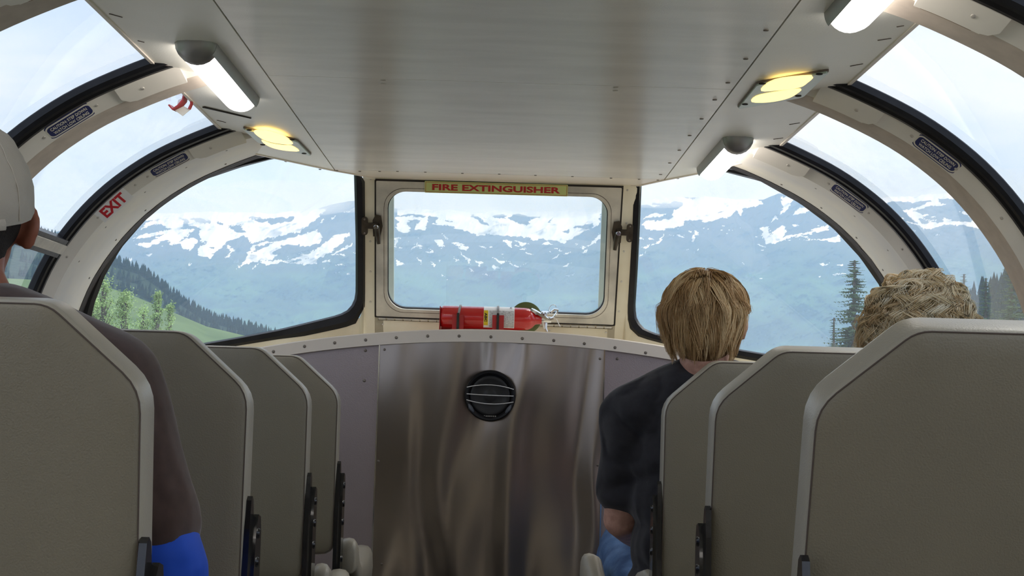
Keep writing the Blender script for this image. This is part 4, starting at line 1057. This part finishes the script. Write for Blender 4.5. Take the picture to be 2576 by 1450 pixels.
trousers(M_GREY, pw, .965, 3.24, -.60, (.88, 3.84, -.46), (1.06, 3.84, -.46), (.88, 3.98, -.97), (1.06, 3.98, -.97))
Rw = R3(0, 0, .1)
scalp = G(); scalp.ell(HWm + Vector((0, -.018, .024)), (.088, .102, .088)); scalp.ell(HWm + Vector((0, -.035, -.050)), (.088, .078, .080))
blob(scalp, 'hair_base', mat('woman_hair_base', (.72, .54, .34), .7, var=.35, vs=60, bump=.8, bs=150), pw, .008, 5)
cols = [(.80, .58, .31), (1.0, .87, .60), (1.0, .96, .80)]
strands('hair', HWm + Vector((0, -.018, .012)), Rw, (.094, .108, .098), 8500, cols, pw, end_back=2.45, end_front=1.15, off=(.0, .022), wave=.22, wfreq=3.9, thick=.00085, hang=.30, puff=.30, tip_flick=.014, seg=14, lock=12, spread=.10, conv=.45, rag=.12, tr_=.30)

# --- man in the cap, left
HL = Vector((-.695, 1.88, .207))
pl = empty('person', (-.66, 1.90, -.60), 'seated man in a cream cap and dark brown T-shirt with a blue sleeve', 'person')
SLl, SLr = (-.865, 1.865, .005), (-.490, 1.865, .005)
El, Er = (-.90, 1.87, -.27), (-.418, 1.885, -.235)
Wl, Wr = (-.78, 2.08, -.36), (-.47, 2.10, -.36)
K1, K2 = (-.76, 2.32, -.46), (-.55, 2.32, -.46)
F1, F2 = (-.76, 2.42, -.97), (-.55, 2.42, -.97)
g = G(); P = head_shapes(g, HL, yaw=.35, neck_to=Vector((-.655, 1.85, .06)), s=1.0)
seated_body(g, -.665, 1.73, HL, -.60, SLl, SLr, El, Er, Wl, Wr, K1, K2, F1, F2, None)
blob(g, 'body', M_SKIND, pl, .0055, 5); face_parts(P, pl)
shirt('t_shirt', M_TEEBR, pl, -.665, 1.735, -.60, SLl, SLr, El, Er, .72, .068, (-.665, 1.845, .058), .09, 7, amp=.007, rend=.070)
trousers(M_GREY, pl, -.665, 1.735, -.60, K1, K2, F1, F2)
for sh, el, wr in ((SLr, Er, Wr), (SLl, El, Wl)):
    g = G(); s0 = Vector(sh).lerp(Vector(el), .55)
    limb(g, [tuple(s0), tuple(Vector(sh).lerp(Vector(el), .8)), el, tuple(Vector(el).lerp(Vector(wr), .5)), tuple(Vector(el).lerp(Vector(wr), .92))], [.056, .060, .062, .056, .044], 16)
    blob(g, 'blue_sleeve', M_BLUE, pl, .006, 4, folds(.004, 18, 2))
g = G(); g.ell(HL + Vector((0, -.016, .010)), (.0795, .099, .070)); g.ell(HL + Vector((0, -.035, -.030)), (.070, .075, .055))
blob(g, 'hair', mat('cropped_dark_hair', (.018, .013, .011), .8, var=.4, vs=300, bump=1, bs=700), pl, .006, 4)
# cap: crown, band, brim, strap
Rc = R3(.34, 0, .35)
def capP(th, az, k=1.0): return HL + Rc @ Vector((.0885*k*math.sin(th)*math.cos(az), -.010 + .108*k*math.sin(th)*math.sin(az), .028 + .108*k*math.cos(th)))
_cp = capP
def capP(th, az, k=1.0):
    p = _cp(th, az, 1.0); w_ = .0045 * mnoise.noise(p * 22) * min(1, th) + .002 * mnoise.noise(p * 60)
    return _cp(th, az, k + w_ / .09)
rings = []
for th in [.02 + 1.62 * i / 14 for i in range(15)]:
    rings.append([capP(th, 2*math.pi*j/48, 1 + (.006 * math.cos(6 * 2*math.pi*j/48)) * math.sin(th)) for j in range(48)])
for th in [1.64 - 1.62 * i / 14 for i in range(15)]:
    rings.append([capP(th, 2*math.pi*j/48, .975) for j in range(48)])
crown = G().loft(rings).build('cap', M_CAP, pl, smooth=True, sharp=60)
G().disc(capP(0, 0) , (0, 0, 1), .008, .006, 14).build('button', M_CAP, crown, smooth=True)
rings = []
for j in range(17):
    az = math.pi * (j / 16) * .66 + .53
    a = capP(1.60, az, 1.0); b = a + (Rc @ Vector((math.cos(az) * .012, .070 * max(.05, math.sin(az)), -.022 * math.sin(az))))
    rings.append([a, b, b + Vector((0, 0, -.003)), a + Vector((0, 0, -.003))])
G().loft(rings).build('brim', M_CAP, crown, smooth=True, sharp=50)
g = G(); g.tube([capP(1.60, math.radians(-125 + 5 * k), 1.012) for k in range(15)], .004, 8, squash=(.5, 2)); g.build('strap', M_CAP, crown, smooth=True)
for az in (-40, -90, -140): 
    G().tube([capP(.1 + 1.5*k/12, math.radians(az), 1.003) for k in range(13)], .0012, 5).build('seam', M_CAP, crown)
G().disc(capP(1.15, math.radians(-82), 1.0), (capP(1.15, math.radians(-82), 1.2) - capP(1.15, math.radians(-82), 1.0)), .0045, .0015, 12).build('eyelet', M_INK, crown)

# ================================================================== OUTSIDE
def hzmat(name, col, col2, vs, rough=.95, **k): return mat(name, col, rough, var=.1, vs=vs, col2=col2, spec=.1, **k)
M_GROUND = hzmat('mountain_meadow', (.10, .16, .07), (.16, .23, .10), .05)
M_FOREST = hzmat('dark_conifer_forest', (.018, .035, .022), (.03, .055, .03), .02)
M_LEAF = mat('bright_alder_leaves', (.22, .34, .10), .6, var=.2, vs=1.2, col2=(.36, .50, .18), spec=.2)
M_NEEDLE = mat('hazed_spruce_needles', (.09, .15, .09), .8, var=.2, vs=3, col2=(.15, .23, .12), spec=.1)
M_BARK = mat('grey_bark', (.12, .10, .08), .9, vs=8)

# --- value noise helper on numpy grids
def vnoise(x, y, seed=0):
    r = np.random.default_rng(seed); T = r.random((256, 256))
    xi = np.floor(x).astype(int); yi = np.floor(y).astype(int); fx_ = x - xi; fy_ = y - yi
    fx_ = fx_*fx_*(3-2*fx_); fy_ = fy_*fy_*(3-2*fy_)
    g_ = lambda a, b: T[a % 256, b % 256]
    return (g_(xi, yi)*(1-fx_) + g_(xi+1, yi)*fx_)*(1-fy_) + (g_(xi, yi+1)*(1-fx_) + g_(xi+1, yi+1)*fx_)*fy_
def fbm(x, y, oct_=5, seed=0, gain=.5):
    s = 0; a = 1; n_ = 0
    for o in range(oct_): s = s + a * (vnoise(x * 2**o + 17.3*o, y * 2**o + 9.1*o, seed + o) - .5); n_ += a; a *= gain
    return s / n_ * 2
Mn = np.array(M)
def rays(px, py):
    v = np.stack([px - CX, CY - py, np.full_like(px, -F)], -1) @ Mn.T
    return v / np.linalg.norm(v[..., :2], axis=-1, keepdims=True)        # unit horizontal length

# --- snow fields as shapes on the mountain faces
def T(o, s, L): return [[(o[0] + s*x, o[1] + s*y) for x, y in p] for p in L]
snow = T((230, 480), .2679, [
 [(900,240),(1100,200),(1450,190),(1480,270),(1560,260),(1700,320),(1870,290),(1960,190),(2200,175),(2060,310),(1950,400),(1880,390),(1700,450),(1500,490),(1440,420),(1280,480),(1150,580),(1120,650),(990,600),(1040,480),(1000,400),(1040,350),(920,320)],
 [(640,270),(820,250),(880,280),(860,340),(800,370),(730,360),(640,310),(440,370),(520,300)],
 [(390,450),(520,400),(700,375),(860,360),(960,370),(880,440),(740,520),(720,450),(620,500),(500,535),(410,500),(520,495),(700,410),(520,440)],
 [(780,500),(960,430),(1000,470),(920,560),(860,540),(840,490)],
 [(1490,540),(1600,480),(1760,480),(1950,420),(2120,370),(2170,440),(2130,500),(1930,530),(1780,550),(1700,650),(1560,650),(1370,725),(1330,765),(1440,650)],
 [(1700,660),(1830,650),(2050,590),(2300,410),(2430,400),(2340,500),(2130,650),(2110,690),(1860,690),(2080,630),(1830,670),(1650,700),(1580,660)],
 [(2250,600),(2460,480),(2440,520),(2260,610)],[(2160,670),(2260,635),(2200,670)],[(330,640),(390,635),(370,660)],[(500,600),(580,590),(550,615)],[(900,690),(950,685),(920,705)],
 [(1260,620),(1320,560),(1300,620)],[(2290,780),(2340,745),(2320,775)],[(2400,780),(2440,775),(2420,795)],[(2280,700),(2420,690),(2390,702)],[(1500,735),(1560,690),(1540,720)],[(1260,500),(1310,530),(1290,540)],
 [(2140,300),(2200,260),(2160,305)],[(2240,275),(2310,230),(2290,262)],[(2370,205),(2480,188),(2400,214)],[(1180,560),(1240,500),(1200,560)],[(1950,350),(2030,330),(1990,350)]])
snow += T((860, 420), .3339, [
 [(390,380),(520,370),(600,385),(650,365),(700,350),(860,345),(960,355),(1100,370),(1250,395),(1350,420),(1500,380),(1700,340),(1950,330),(1940,440),(1800,500),(1700,560),(1600,560),(1500,540),(1440,565),(1400,530),(1280,520),(1080,510),(1030,525),(930,480),(830,450),(690,435),(720,400),(660,370),(625,480),(560,470),(590,400),(500,400),(510,480),(460,505),(400,460),(430,420)],
 [(390,540),(440,530),(400,600)],[(520,625),(575,570),(570,600)],[(690,550),(750,550),(770,610),(720,590)],[(745,490),(800,550),(790,555)],[(395,680),(470,740),(420,745)],[(565,680),(600,710),(590,730)],
 [(675,710),(700,730),(695,765)],[(880,580),(950,600),(935,640),(890,610)],[(890,640),(960,690),(970,740),(930,700)],[(1130,680),(1240,720),(1200,730)],[(1200,680),(1330,750),(1410,715),(1330,762)],[(1130,740),(1210,770),(1140,775)],
 [(1200,550),(1290,560),(1270,612)],[(1300,545),(1400,580),(1360,602)],[(1570,700),(1640,655),(1620,680)],[(1670,660),(1740,625),(1700,660)],[(1800,650),(1850,615),(1830,645)],[(1850,600),(1950,500),(1960,535),(1880,590)],
 [(1650,760),(1730,715),(1700,745)],[(740,810),(780,825),(760,828)],[(1060,805),(1120,820),(1080,818)],[(790,850),(812,852),(800,858)],[(1680,820),(1750,805),(1700,825)],[(1010,700),(1060,720),(1040,752)],[(820,660),(890,715),(870,712)],[(960,760),(1000,785),(980,790)],
 [(660,600),(685,650),(665,650)],[(725,705),(755,712),(735,725)],[(1510,590),(1590,585),(1540,560)],[(1600,520),(1700,570),(1650,575)],
 [(2250,440),(2300,410),(2420,400),(2576,385),(2576,440),(2400,480),(2300,470)],[(2260,390),(2350,350),(2440,355),(2400,380)],[(2340,590),(2430,510),(2400,570)],[(2270,605),(2330,575),(2300,610)],[(2235,670),(2300,630),(2260,670)]])
snow += T((1716, 420), .3339, [
 [(-60,330),(0,300),(0,150),(500,150),(700,200),(560,230),(610,280),(450,320),(440,372),(400,325),(370,380),(250,395),(170,430),(150,400),(0,410),(-80,400)],
 [(735,225),(850,235),(790,330),(740,370),(760,300)],[(820,370),(890,300),(980,320),(900,350)],[(668,420),(698,370),(722,382)],[(590,460),(640,450),(670,512),(722,460),(770,450),(790,490),(760,530),(900,500),(1110,440),(1100,480),(860,520),(700,575),(620,580),(620,530)],
 [(900,545),(1100,545),(1200,500),(1180,570),(1060,555)],[(560,580),(650,600),(600,602)],[(580,630),(622,634),(600,640)],[(1015,735),(1112,727),(1060,744)],[(1160,745),(1228,735),(1190,752)],[(1110,815),(1180,800),(1255,814)],[(560,828),(605,846),(590,846)],
 [(78,565),(98,488),(116,490),(98,560)],[(445,718),(468,735),(455,740)],[(833,440),(892,443),(850,452)],[(110,625),(135,622),(122,634)],[(20,628),(55,620),(35,632)],[(1015,830),(1045,832),(1030,838)]])
snow += T((2270, 300), .3862, [
 [(0,590),(100,575),(200,530),(280,560),(180,570),(60,600),(160,625),(100,650),(140,690),(210,680),(270,672),(265,635),(320,660),(440,672),(470,650),(370,600),(440,600),(470,560),(540,620),(610,715),(490,712),(390,690),(260,692),(140,722),(80,660)],
 [(605,860),(660,825),(700,860),(620,880)],[(220,742),(248,758),(230,755)],[(385,545),(420,560),(395,568)],[(700,770),(800,820),(820,860),(760,850)],[(800,600),(1000,560),(1200,640),(1000,680),(850,660)]])
rock = T((230, 480), .2679, [[(920,260),(1040,250),(1130,300),(1020,305)],[(1285,330),(1400,320),(1440,390),(1380,392),(1290,350)],[(1500,272),(1720,262),(1760,300),(1560,292)],[(1010,490),(1080,480),(1040,522)],[(1165,300),(1235,300),(1225,325),(1175,318)],[(1120,525),(1170,530),(1140,545)],
   [(1500,600),(1700,500),(1740,480),(1560,520)],[(1700,590),(1800,510),(1960,510),(1900,560),(2000,560),(1800,620)],[(1500,490),(1880,395),(1880,400),(1520,495)]])
rock += T((860, 420), .3339, [[(1240,385),(1330,352),(1425,380),(1405,440),(1330,430)],[(960,355),(990,360),(1110,440),(1060,435)],[(1010,370),(1040,375),(1240,450),(1180,425)],[(740,385),(890,435),(800,412)],[(1730,450),(1900,428),(1880,465),(1760,465)],[(1545,425),(1600,380),(1580,420)],[(500,430),(580,400),(560,450),(510,480)],[(660,370),(720,380),(710,430),(670,420)],[(1650,490),(1720,470),(1700,500)]])
rock += T((1716, 420), .3339, [[(0,220),(120,200),(80,250)],[(250,340),(330,330),(300,350)]])

PXs = np.concatenate([np.linspace(-1500, 140, 110), np.linspace(142, 2650, 1380), np.linspace(2655, 4000, 90)]); nx, ny = len(PXs), 270; tt = np.linspace(0, 1, ny)
rx_ = [-1500,-600,0,300,400,560,700,780,850,900,1000,1100,1300,1450,1530,1610,1720,1850,1920,1960,2040,2150,2300,2450,2576,2700,3100,4000]
ry_ = [640,620,610,556,540,532,537,527,512,508,522,530,532,530,520,505,490,500,500,486,478,498,492,484,530,560,600,640]
ridge = np.interp(PXs, rx_, ry_)
GX, GT = np.meshgrid(PXs, tt, indexing='ij')
RY = ridge[:, None] + 9 * fbm(GX / 60, GT * 0 + 3, 4, 5)
base_y = 1035.0
GY = base_y + (RY - base_y) * GT ** .92
dist = 2300 + 1900 * GT + 260 * fbm(GX / 170, GY / 90, 6, 21) * np.sin(np.pi * np.clip(GT * 1.05, 0, 1)) + 120 * np.abs(fbm(GX / 60 + GY / 70, GY / 60, 5, 33))
rr_ = rays(GX, GY)
PT = rr_ * dist[..., None]
# snow mask
wx = GX + 9 * fbm(GX / 11, GY / 6, 5, 60, .62); wy = GY + 5.5 * fbm(GX / 11 + 50, GY / 6, 5, 70, .62)
def inside(polys):
    m_ = np.zeros(GX.shape, bool)
    for p in polys:
        P_ = np.array(p); lo, hi = P_.min(0) - 8, P_.max(0) + 8
        ix = np.where((PXs >= lo[0]) & (PXs <= hi[0]))[0]
        if len(ix) == 0: continue
        sl = slice(ix[0], ix[-1] + 1); x = wx[sl]; y = wy[sl]; c = np.zeros(x.shape, bool)
        for (x0, y0), (x1, y1) in zip(p, p[1:] + p[:1]):
            if y0 == y1: continue
            cr = ((y0 > y) != (y1 > y)) & (x < (x1 - x0) * (y - y0) / (y1 - y0) + x0); c ^= cr
        m_[sl] |= c
    return m_
sn = inside(snow).astype(float)
strk = fbm((GX + GY * .6) / 26, (GY - GX * .25) / 6, 4, 90)       # loose streaks below the snow line
line = np.interp(PXs, [-1500,300,500,650,800,900,1000,1200,1350,1500,1600,1800,1950,2100,2300,2500,4000], [600,590,612,650,650,640,620,615,640,610,600,575,600,590,560,570,600])[:, None]
sn = np.maximum(sn, ((strk > .34 + np.abs(GY - line) / 70) & (GY < line + 60)).astype(float))
sn = np.maximum(sn, (GY < RY + 15 + 9 * fbm(GX / 25, GY / 10, 3, 8)).astype(float) * ((GX < 800) | ((GX > 1000) & (GX < 1890)) | (GX > 2160)))
sn[inside(rock)] = 0
outside = (GX < 150) | (GX > 2640)
sn = np.where(outside, (fbm(GX / 40, GY / 14, 5, 44) > -.05 + (GY - 560) / 120).astype(float), sn)
verts = PT.reshape(-1, 3); verts[:, 2] += EYE
idx = np.arange(nx * ny).reshape(nx, ny)
quads = np.stack([idx[:-1, :-1], idx[1:, :-1], idx[1:, 1:], idx[:-1, 1:]], -1).reshape(-1, 4)
me = bpy.data.meshes.new('snowy_mountain_range')
me.vertices.add(len(verts)); me.vertices.foreach_set('co', verts.astype(np.float32).ravel())
me.loops.add(quads.size); me.loops.foreach_set('vertex_index', quads.astype(np.int32).ravel())
me.polygons.add(len(quads)); me.polygons.foreach_set('loop_start', np.arange(0, quads.size, 4, dtype=np.int32)); me.polygons.foreach_set('loop_total', np.full(len(quads), 4, np.int32))
me.update(calc_edges=True); me.polygons.foreach_set('use_smooth', [True] * len(quads))
ca = me.color_attributes.new('snow', 'FLOAT_COLOR', 'POINT')
cc = np.zeros((nx * ny, 4), np.float32); cc[:, 0] = sn.ravel(); cc[:, 1] = GT.ravel(); cc[:, 3] = 1; ca.data.foreach_set('color', cc.ravel())
m, t, b = newmat('snow_and_forest'); setin(b, 'Roughness', .95); setin(b, 'Specular IOR Level', .05)
a_ = t.nodes.new('ShaderNodeAttribute'); a_.attribute_name = 'snow'; s_ = t.nodes.new('ShaderNodeSeparateColor'); t.links.new(a_.outputs['Color'], s_.inputs[0])
r_ = t.nodes.new('ShaderNodeValToRGB'); r_.color_ramp.elements[0].position = .42; r_.color_ramp.elements[1].position = .58
t.links.new(s_.outputs[0], r_.inputs[0])
c_ = t.nodes.new('ShaderNodeTexCoord'); nn_ = t.nodes.new('ShaderNodeTexNoise'); nn_.inputs['Scale'].default_value = .006; nn_.inputs['Detail'].default_value = 8; t.links.new(c_.outputs['Object'], nn_.inputs['Vector'])
gr = t.nodes.new('ShaderNodeValToRGB'); gr.color_ramp.elements[0].position = .4; gr.color_ramp.elements[1].position = .62; gr.color_ramp.elements[0].color = (.020, .04, .03, 1); gr.color_ramp.elements[1].color = (.06, .13, .06, 1)
t.links.new(nn_.outputs['Fac'], gr.inputs[0])
rk = t.nodes.new('ShaderNodeMix'); rk.data_type = 'RGBA'; rk.inputs['B'].default_value = (.075, .065, .07, 1)
mr = t.nodes.new('ShaderNodeMapRange'); mr.inputs['From Min'].default_value = .62; mr.inputs['From Max'].default_value = .80; t.links.new(s_.outputs[1], mr.inputs['Value']); t.links.new(mr.outputs[0], rk.inputs['Factor']); t.links.new(gr.outputs[0], rk.inputs['A'])
mx = t.nodes.new('ShaderNodeMix'); mx.data_type = 'RGBA'; mx.inputs['B'].default_value = (.93, .94, .96, 1); t.links.new(r_.outputs[0], mx.inputs['Factor']); t.links.new(rk.outputs['Result'], mx.inputs['A']); t.links.new(mx.outputs['Result'], b.inputs['Base Color'])
me.materials.append(m)
mo = bpy.data.objects.new('mountain_range', me); COL.objects.link(mo)
mo['kind'] = 'structure'

# --- ground: a wide valley floor and slopes
g = G(); rings = []
for x in np.linspace(-3000, 3000, 41):
    rings.append([Vector((x, y, -3.2 - max(0, y - 40) * .10 + 3.0 * mnoise.noise(Vector((x * .01, y * .01, 0))) if y < 900 else -90)) for y in (-60, -10, 0, 20, 40, 80, 150, 300, 500, 900, 1600, 2600)])
# (a plain sheet: no caps)
V = [p for r in rings for p in r]; n = 12
obj('valley_ground', V, [(k*n+i, k*n+i+1, (k+1)*n+i+1, (k+1)*n+i) for k in range(40) for i in range(n-1)], M_GROUND, smooth=True)['kind'] = 'structure'

g = G()
g.box((-9, -60, -3.1), (9, 38, -2.9)); g.build('unseen_bounce_gravel', mat('pale_bounce_gravel', (.42, .40, .37), .95, var=.3, vs=8, bump=1, bs=30))['kind'] = 'structure'  # unseen gravel sheet added to bounce daylight up to the ceiling
def hillside(name, top_px, near, far, m, drop=1040, nx_=160, ny_=14, seed=3, amp=4, label=None):
    xs_ = np.linspace(top_px[0][0], top_px[-1][0], nx_); ty = np.interp(xs_, [p[0] for p in top_px], [p[1] for p in top_px])
    V = []; 
    for x, y in zip(xs_, ty):
        for k in range(ny_):
            t_ = k / (ny_ - 1); py = drop + (y - drop) * t_ + (amp * mnoise.noise(Vector((x * .03, t_ * 4, seed))) if 0 < k < ny_ - 1 else 0)
            d_ = near + (far - near) * t_
            r = ray(float(x), float(py)); r = r / math.hypot(r.x, r.y); V.append(r * d_)
    o = obj(name, V, [(i*ny_+k, i*ny_+k+1, (i+1)*ny_+k+1, (i+1)*ny_+k) for i in range(nx_-1) for k in range(ny_-1)], m, smooth=True)
    return o, V, nx_, ny_
h1, HV, hn, hk = hillside('forested_hillside', [(-900,420),(-300,500),(60,590),(130,610),(290,672),(350,690),(400,725),(450,765),(520,810),(640,842),(700,858),(800,885),(960,930)], 330, 620, M_FOREST)
h1['kind'] = 'structure'
h2, HV2, hn2, hk2 = hillside('green_slope', [(-400,690),(0,700),(235,712),(330,742),(430,784),(520,822),(620,846),(760,890)], 130, 230, M_GROUND, seed=8)
h2['kind'] = 'structure'
h3, HV3, hn3, hk3 = hillside('wooded_slope', [(2080,950),(2200,900),(2330,850),(2450,780),(2576,730),(2900,640),(3400,560)], 160, 300, M_FOREST, seed=13)
h3['kind'] = 'structure'
# conifers on the hillsides: far too many to count
def cone_forest(name, HV, hn, hk, n, hgt, m, seed, kmin=.25):
    r = random.Random(seed); g = G(); 
    for _ in range(n):
        i = r.randrange(hn - 1); t_ = r.uniform(kmin, 1) if r.random() < .7 else 1.0
        k = min(hk - 1, int(t_ * (hk - 1))); p = HV[i * hk + k].lerp(HV[(i + 1) * hk + k], r.random())
        h = hgt * r.uniform(.5, 1.25); w = h * r.uniform(.16, .24); s = 6
        v = []; f = []
        for q, (z0, rr) in enumerate(((-.15, 1), (.30, .62), (.28, .85), (.62, .34), (.60, .52), (1.0, .01))):
            for j in range(s):
                a = 6.283 * (j + .5 * (q % 2)) / s; v.append((p.x + w * rr * math.cos(a) * r.uniform(.8, 1.2), p.y + w * rr * math.sin(a), p.z + h * z0))
        for q in (0, 2, 4):
            for j in range(s): f.append((q*s+j, q*s+(j+1) % s, (q+1)*s+(j+1) % s, (q+1)*s+j))
        g.add(v, f)
    o = obj(name, g.v, g.f, m, fixn=False); tag(o, None, None, None, 'stuff'); return o
f1 = cone_forest('conifer_forest', HV, hn, hk, 5200, 4.6, M_FOREST, 1)
tag(f1, 'dark conifer forest covering the hillside seen through the left front window', 'forest')
f3 = cone_forest('conifer_forest', HV3, hn3, hk3, 1400, 5, M_FOREST, 4)
tag(f3, 'dark conifer forest covering the slope seen through the right side window', 'forest')

def gz(x, y): return -3.2 - max(0, y - 40) * .10 - .8
def shrubby(g, c, R_, n, r, s=.05):
    for _ in range(n):
        # clustered leaves
        u = Vector((r.gauss(0, 1), r.gauss(0, 1), r.gauss(0, 1))).normalized() * (r.random() ** .4)
        p = Vector(c) + Vector((u.x * R_[0], u.y * R_[1], u.z * R_[2]))
        a = Vector((r.uniform(-1, 1), r.uniform(-1, 1), r.uniform(-1, 1))).normalized() * s * r.uniform(.6, 1.3); b = a.orthogonal().normalized() * s * .7 * r.uniform(.6, 1.2)
        g.add([p - a, p + b, p + a, p - b], [(0, 1, 2, 3)])
def leafy_tree(px, py_top, Y, wid_px, lab, seed, name='alder_tree'):
    r = random.Random(seed); top = at(px, py_top, Y); base = Vector((top.x, Y, gz(top.x, Y))); h = top.z - base.z; w = wid_px * Y / F / 2
    t = empty(name, base, lab, 'tree', 'bright green trees outside the left front window')
    G().tube([base, base.lerp(top, .5) + Vector((.1*w, 0, 0)), base.lerp(top, .95)], [h * .022, h * .014, h * .004], 7).build('trunk', M_BARK, t)
    g = G(); gb = G()
    for k in range(120):
        f = r.uniform(.35, 1.0); rad = max(w * (1 - (abs(f - .5) / .52) ** 1.6 * .95), .10 * w)
        a = r.uniform(0, 6.28); q = r.uniform(.15, 1.05) * rad
        c = base + Vector((math.cos(a) * q, math.sin(a) * q, h * f))
        gb.tube([base + Vector((0, 0, h * max(.05, f - .08))), c], [h * .004, h * .0015], 4)
        s = w * r.uniform(.10, .22)
        for _ in range(60):
            p = c + Vector((r.gauss(0, s), r.gauss(0, s), r.gauss(0, s * .8))); z_ = Y / F * 2.4 * r.uniform(.6, 1.3)
            a1 = Vector((r.uniform(-1, 1), r.uniform(-1, 1), r.uniform(-1, 1))).normalized() * z_; b1 = a1.orthogonal().normalized() * z_ * .7
            g.add([p - a1, p + b1, p + a1, p - b1], [(0, 1, 2, 3)])
    gb.build('branches', M_BARK, t)['kind'] = 'stuff'
    g.build('foliage', M_LEAF, t, fixn=False)['kind'] = 'stuff'
for i, a in enumerate([(262, 700, 58, 130, 'tall bright green tree at the far left edge of the left front window'), (318, 735, 50, 90, 'bright green tree between the tallest tree and the slender one'), (398, 738, 66, 58, 'slender pointed bright green tree in the left front window'),
                       (362, 775, 46, 90, 'low bushy green tree just left of the slender pointed tree'), (428, 762, 70, 50, 'rightmost small green tree in the left front window'), (232, 760, 44, 90, 'low leafy green tree half hidden by the front window rim')]):
    leafy_tree(*a, seed=40 + i)
def spruce(px, py_top, Y, wid_px, lab, seed, dens=1.0, mm=None):
    r = random.Random(seed); top = at(px, py_top, Y); base = Vector((top.x, Y, gz(top.x, Y))); h = top.z - base.z; w = wid_px * Y / F / 2 / min(1, (235 * Y / F / h)) ** .75
    t = empty('spruce_tree', base, lab, 'tree', 'spruce trees outside the right windows')
    G().tube([base, top], [h * .02, h * .003], 7).build('trunk', M_BARK, t)
    g = G(); n = int(130 * dens)
    for k in range(n):
        f = (k + r.random()) / n; z = h * (.12 + .88 * f); L = w * (1 - f) ** .75 * r.uniform(.65, 1.15) + .06 * w
        for j in range(int(5 + 4 * (1 - f))):
            a = r.uniform(0, 6.28); d_ = Vector((math.cos(a), math.sin(a), -.28 - .2 * (1 - f))); nb = max(5, int(16 * L / w))
            c0 = base + Vector((0, 0, z))
            for q in range(nb):
                u = (q + .5) / nb; p = c0 + d_ * L * u + Vector((0, 0, .20 * L * u * u)); s = L * .11 * (1.15 - u) + .016 * w
                sd = Vector((-d_.y, d_.x, 0)) * s
                g.add([p - sd * r.uniform(.7, 1.2), p + d_ * s * 1.2, p + sd * r.uniform(.7, 1.2), p + Vector((0, 0, -s * .9)) - d_ * s * .3], [(0, 1, 2), (0, 2, 3)])
    g.build('foliage', mm or M_NEEDLE, t, fixn=False)['kind'] = 'stuff'
for i, a in enumerate([(2150, 655, 75, 150, 'hazy green spruce rising between the two blond heads'), (2098, 800, 70, 80, 'short spruce low beside the hazy green spruce'), (2425, 690, 60, 90, 'spruce seen just right of the curly blonde hair'),
                       (2480, 700, 75, 110, 'broad spruce in the middle of the right side window'), (2545, 640, 42, 120, 'dark spruce nearest the right edge of the picture'), (2610, 560, 34, 150, 'tall dark spruce mostly beyond the right edge'), (2460, 790, 50, 90, 'low spruce behind the near right seat top')]):
    spruce(*a, seed=80 + i)

# low cloud lying on the ridge
g = G(); rc = random.Random(5)
for px, py, a, b_ in [(430,528,150,22),(560,512,170,30),(720,500,180,34),(860,498,110,26),(1010,500,140,24),(1180,512,170,22),(1380,512,160,24),(1500,498,120,22),(1660,486,150,26),(1800,474,120,22),(2060,455,150,24),(2230,462,130,24),(2380,455,140,26),(2560,470,150,30)]:
    r = ray(px, py); r = r / math.hypot(r.x, r.y); D_ = 3750 + rc.uniform(-200, 200)
    g.ell(r * D_, (a / F * D_, 240, b_ / F * D_), 24, 14)
m = bpy.data.materials.new('cloud_mist'); m.use_nodes = True; t = m.node_tree; t.nodes.clear()
o = t.nodes.new('ShaderNodeOutputMaterial'); v = t.nodes.new('ShaderNodeVolumeScatter'); v.inputs['Color'].default_value = (1, 1, 1, 1); v.inputs['Density'].default_value = .0035
t.links.new(v.outputs[0], o.inputs['Volume']); m.cycles.homogeneous_volume = True
cl = g.build('low_cloud', m); tag(cl, 'low white cloud lying along the mountain ridge', 'cloud', None, 'stuff')
# --- the damp air between the train and the mountains
hz = G().box((-6000, 26, -600), (6000, 6500, 700))
m = bpy.data.materials.new('valley_haze'); m.use_nodes = True; t = m.node_tree; t.nodes.clear()
o = t.nodes.new('ShaderNodeOutputMaterial'); v = t.nodes.new('ShaderNodeVolumeScatter'); v.inputs['Color'].default_value = (.42, .66, 1.0, 1); v.inputs['Density'].default_value = .00031; v.inputs['Anisotropy'].default_value = 0.0
t.links.new(v.outputs[0], o.inputs['Volume'])
m.cycles.homogeneous_volume = True
hzo = hz.build('valley_haze', m); tag(hzo, None, None, None, 'stuff')
tag(hzo, 'pale blue haze filling the valley before the mountains', 'haze')
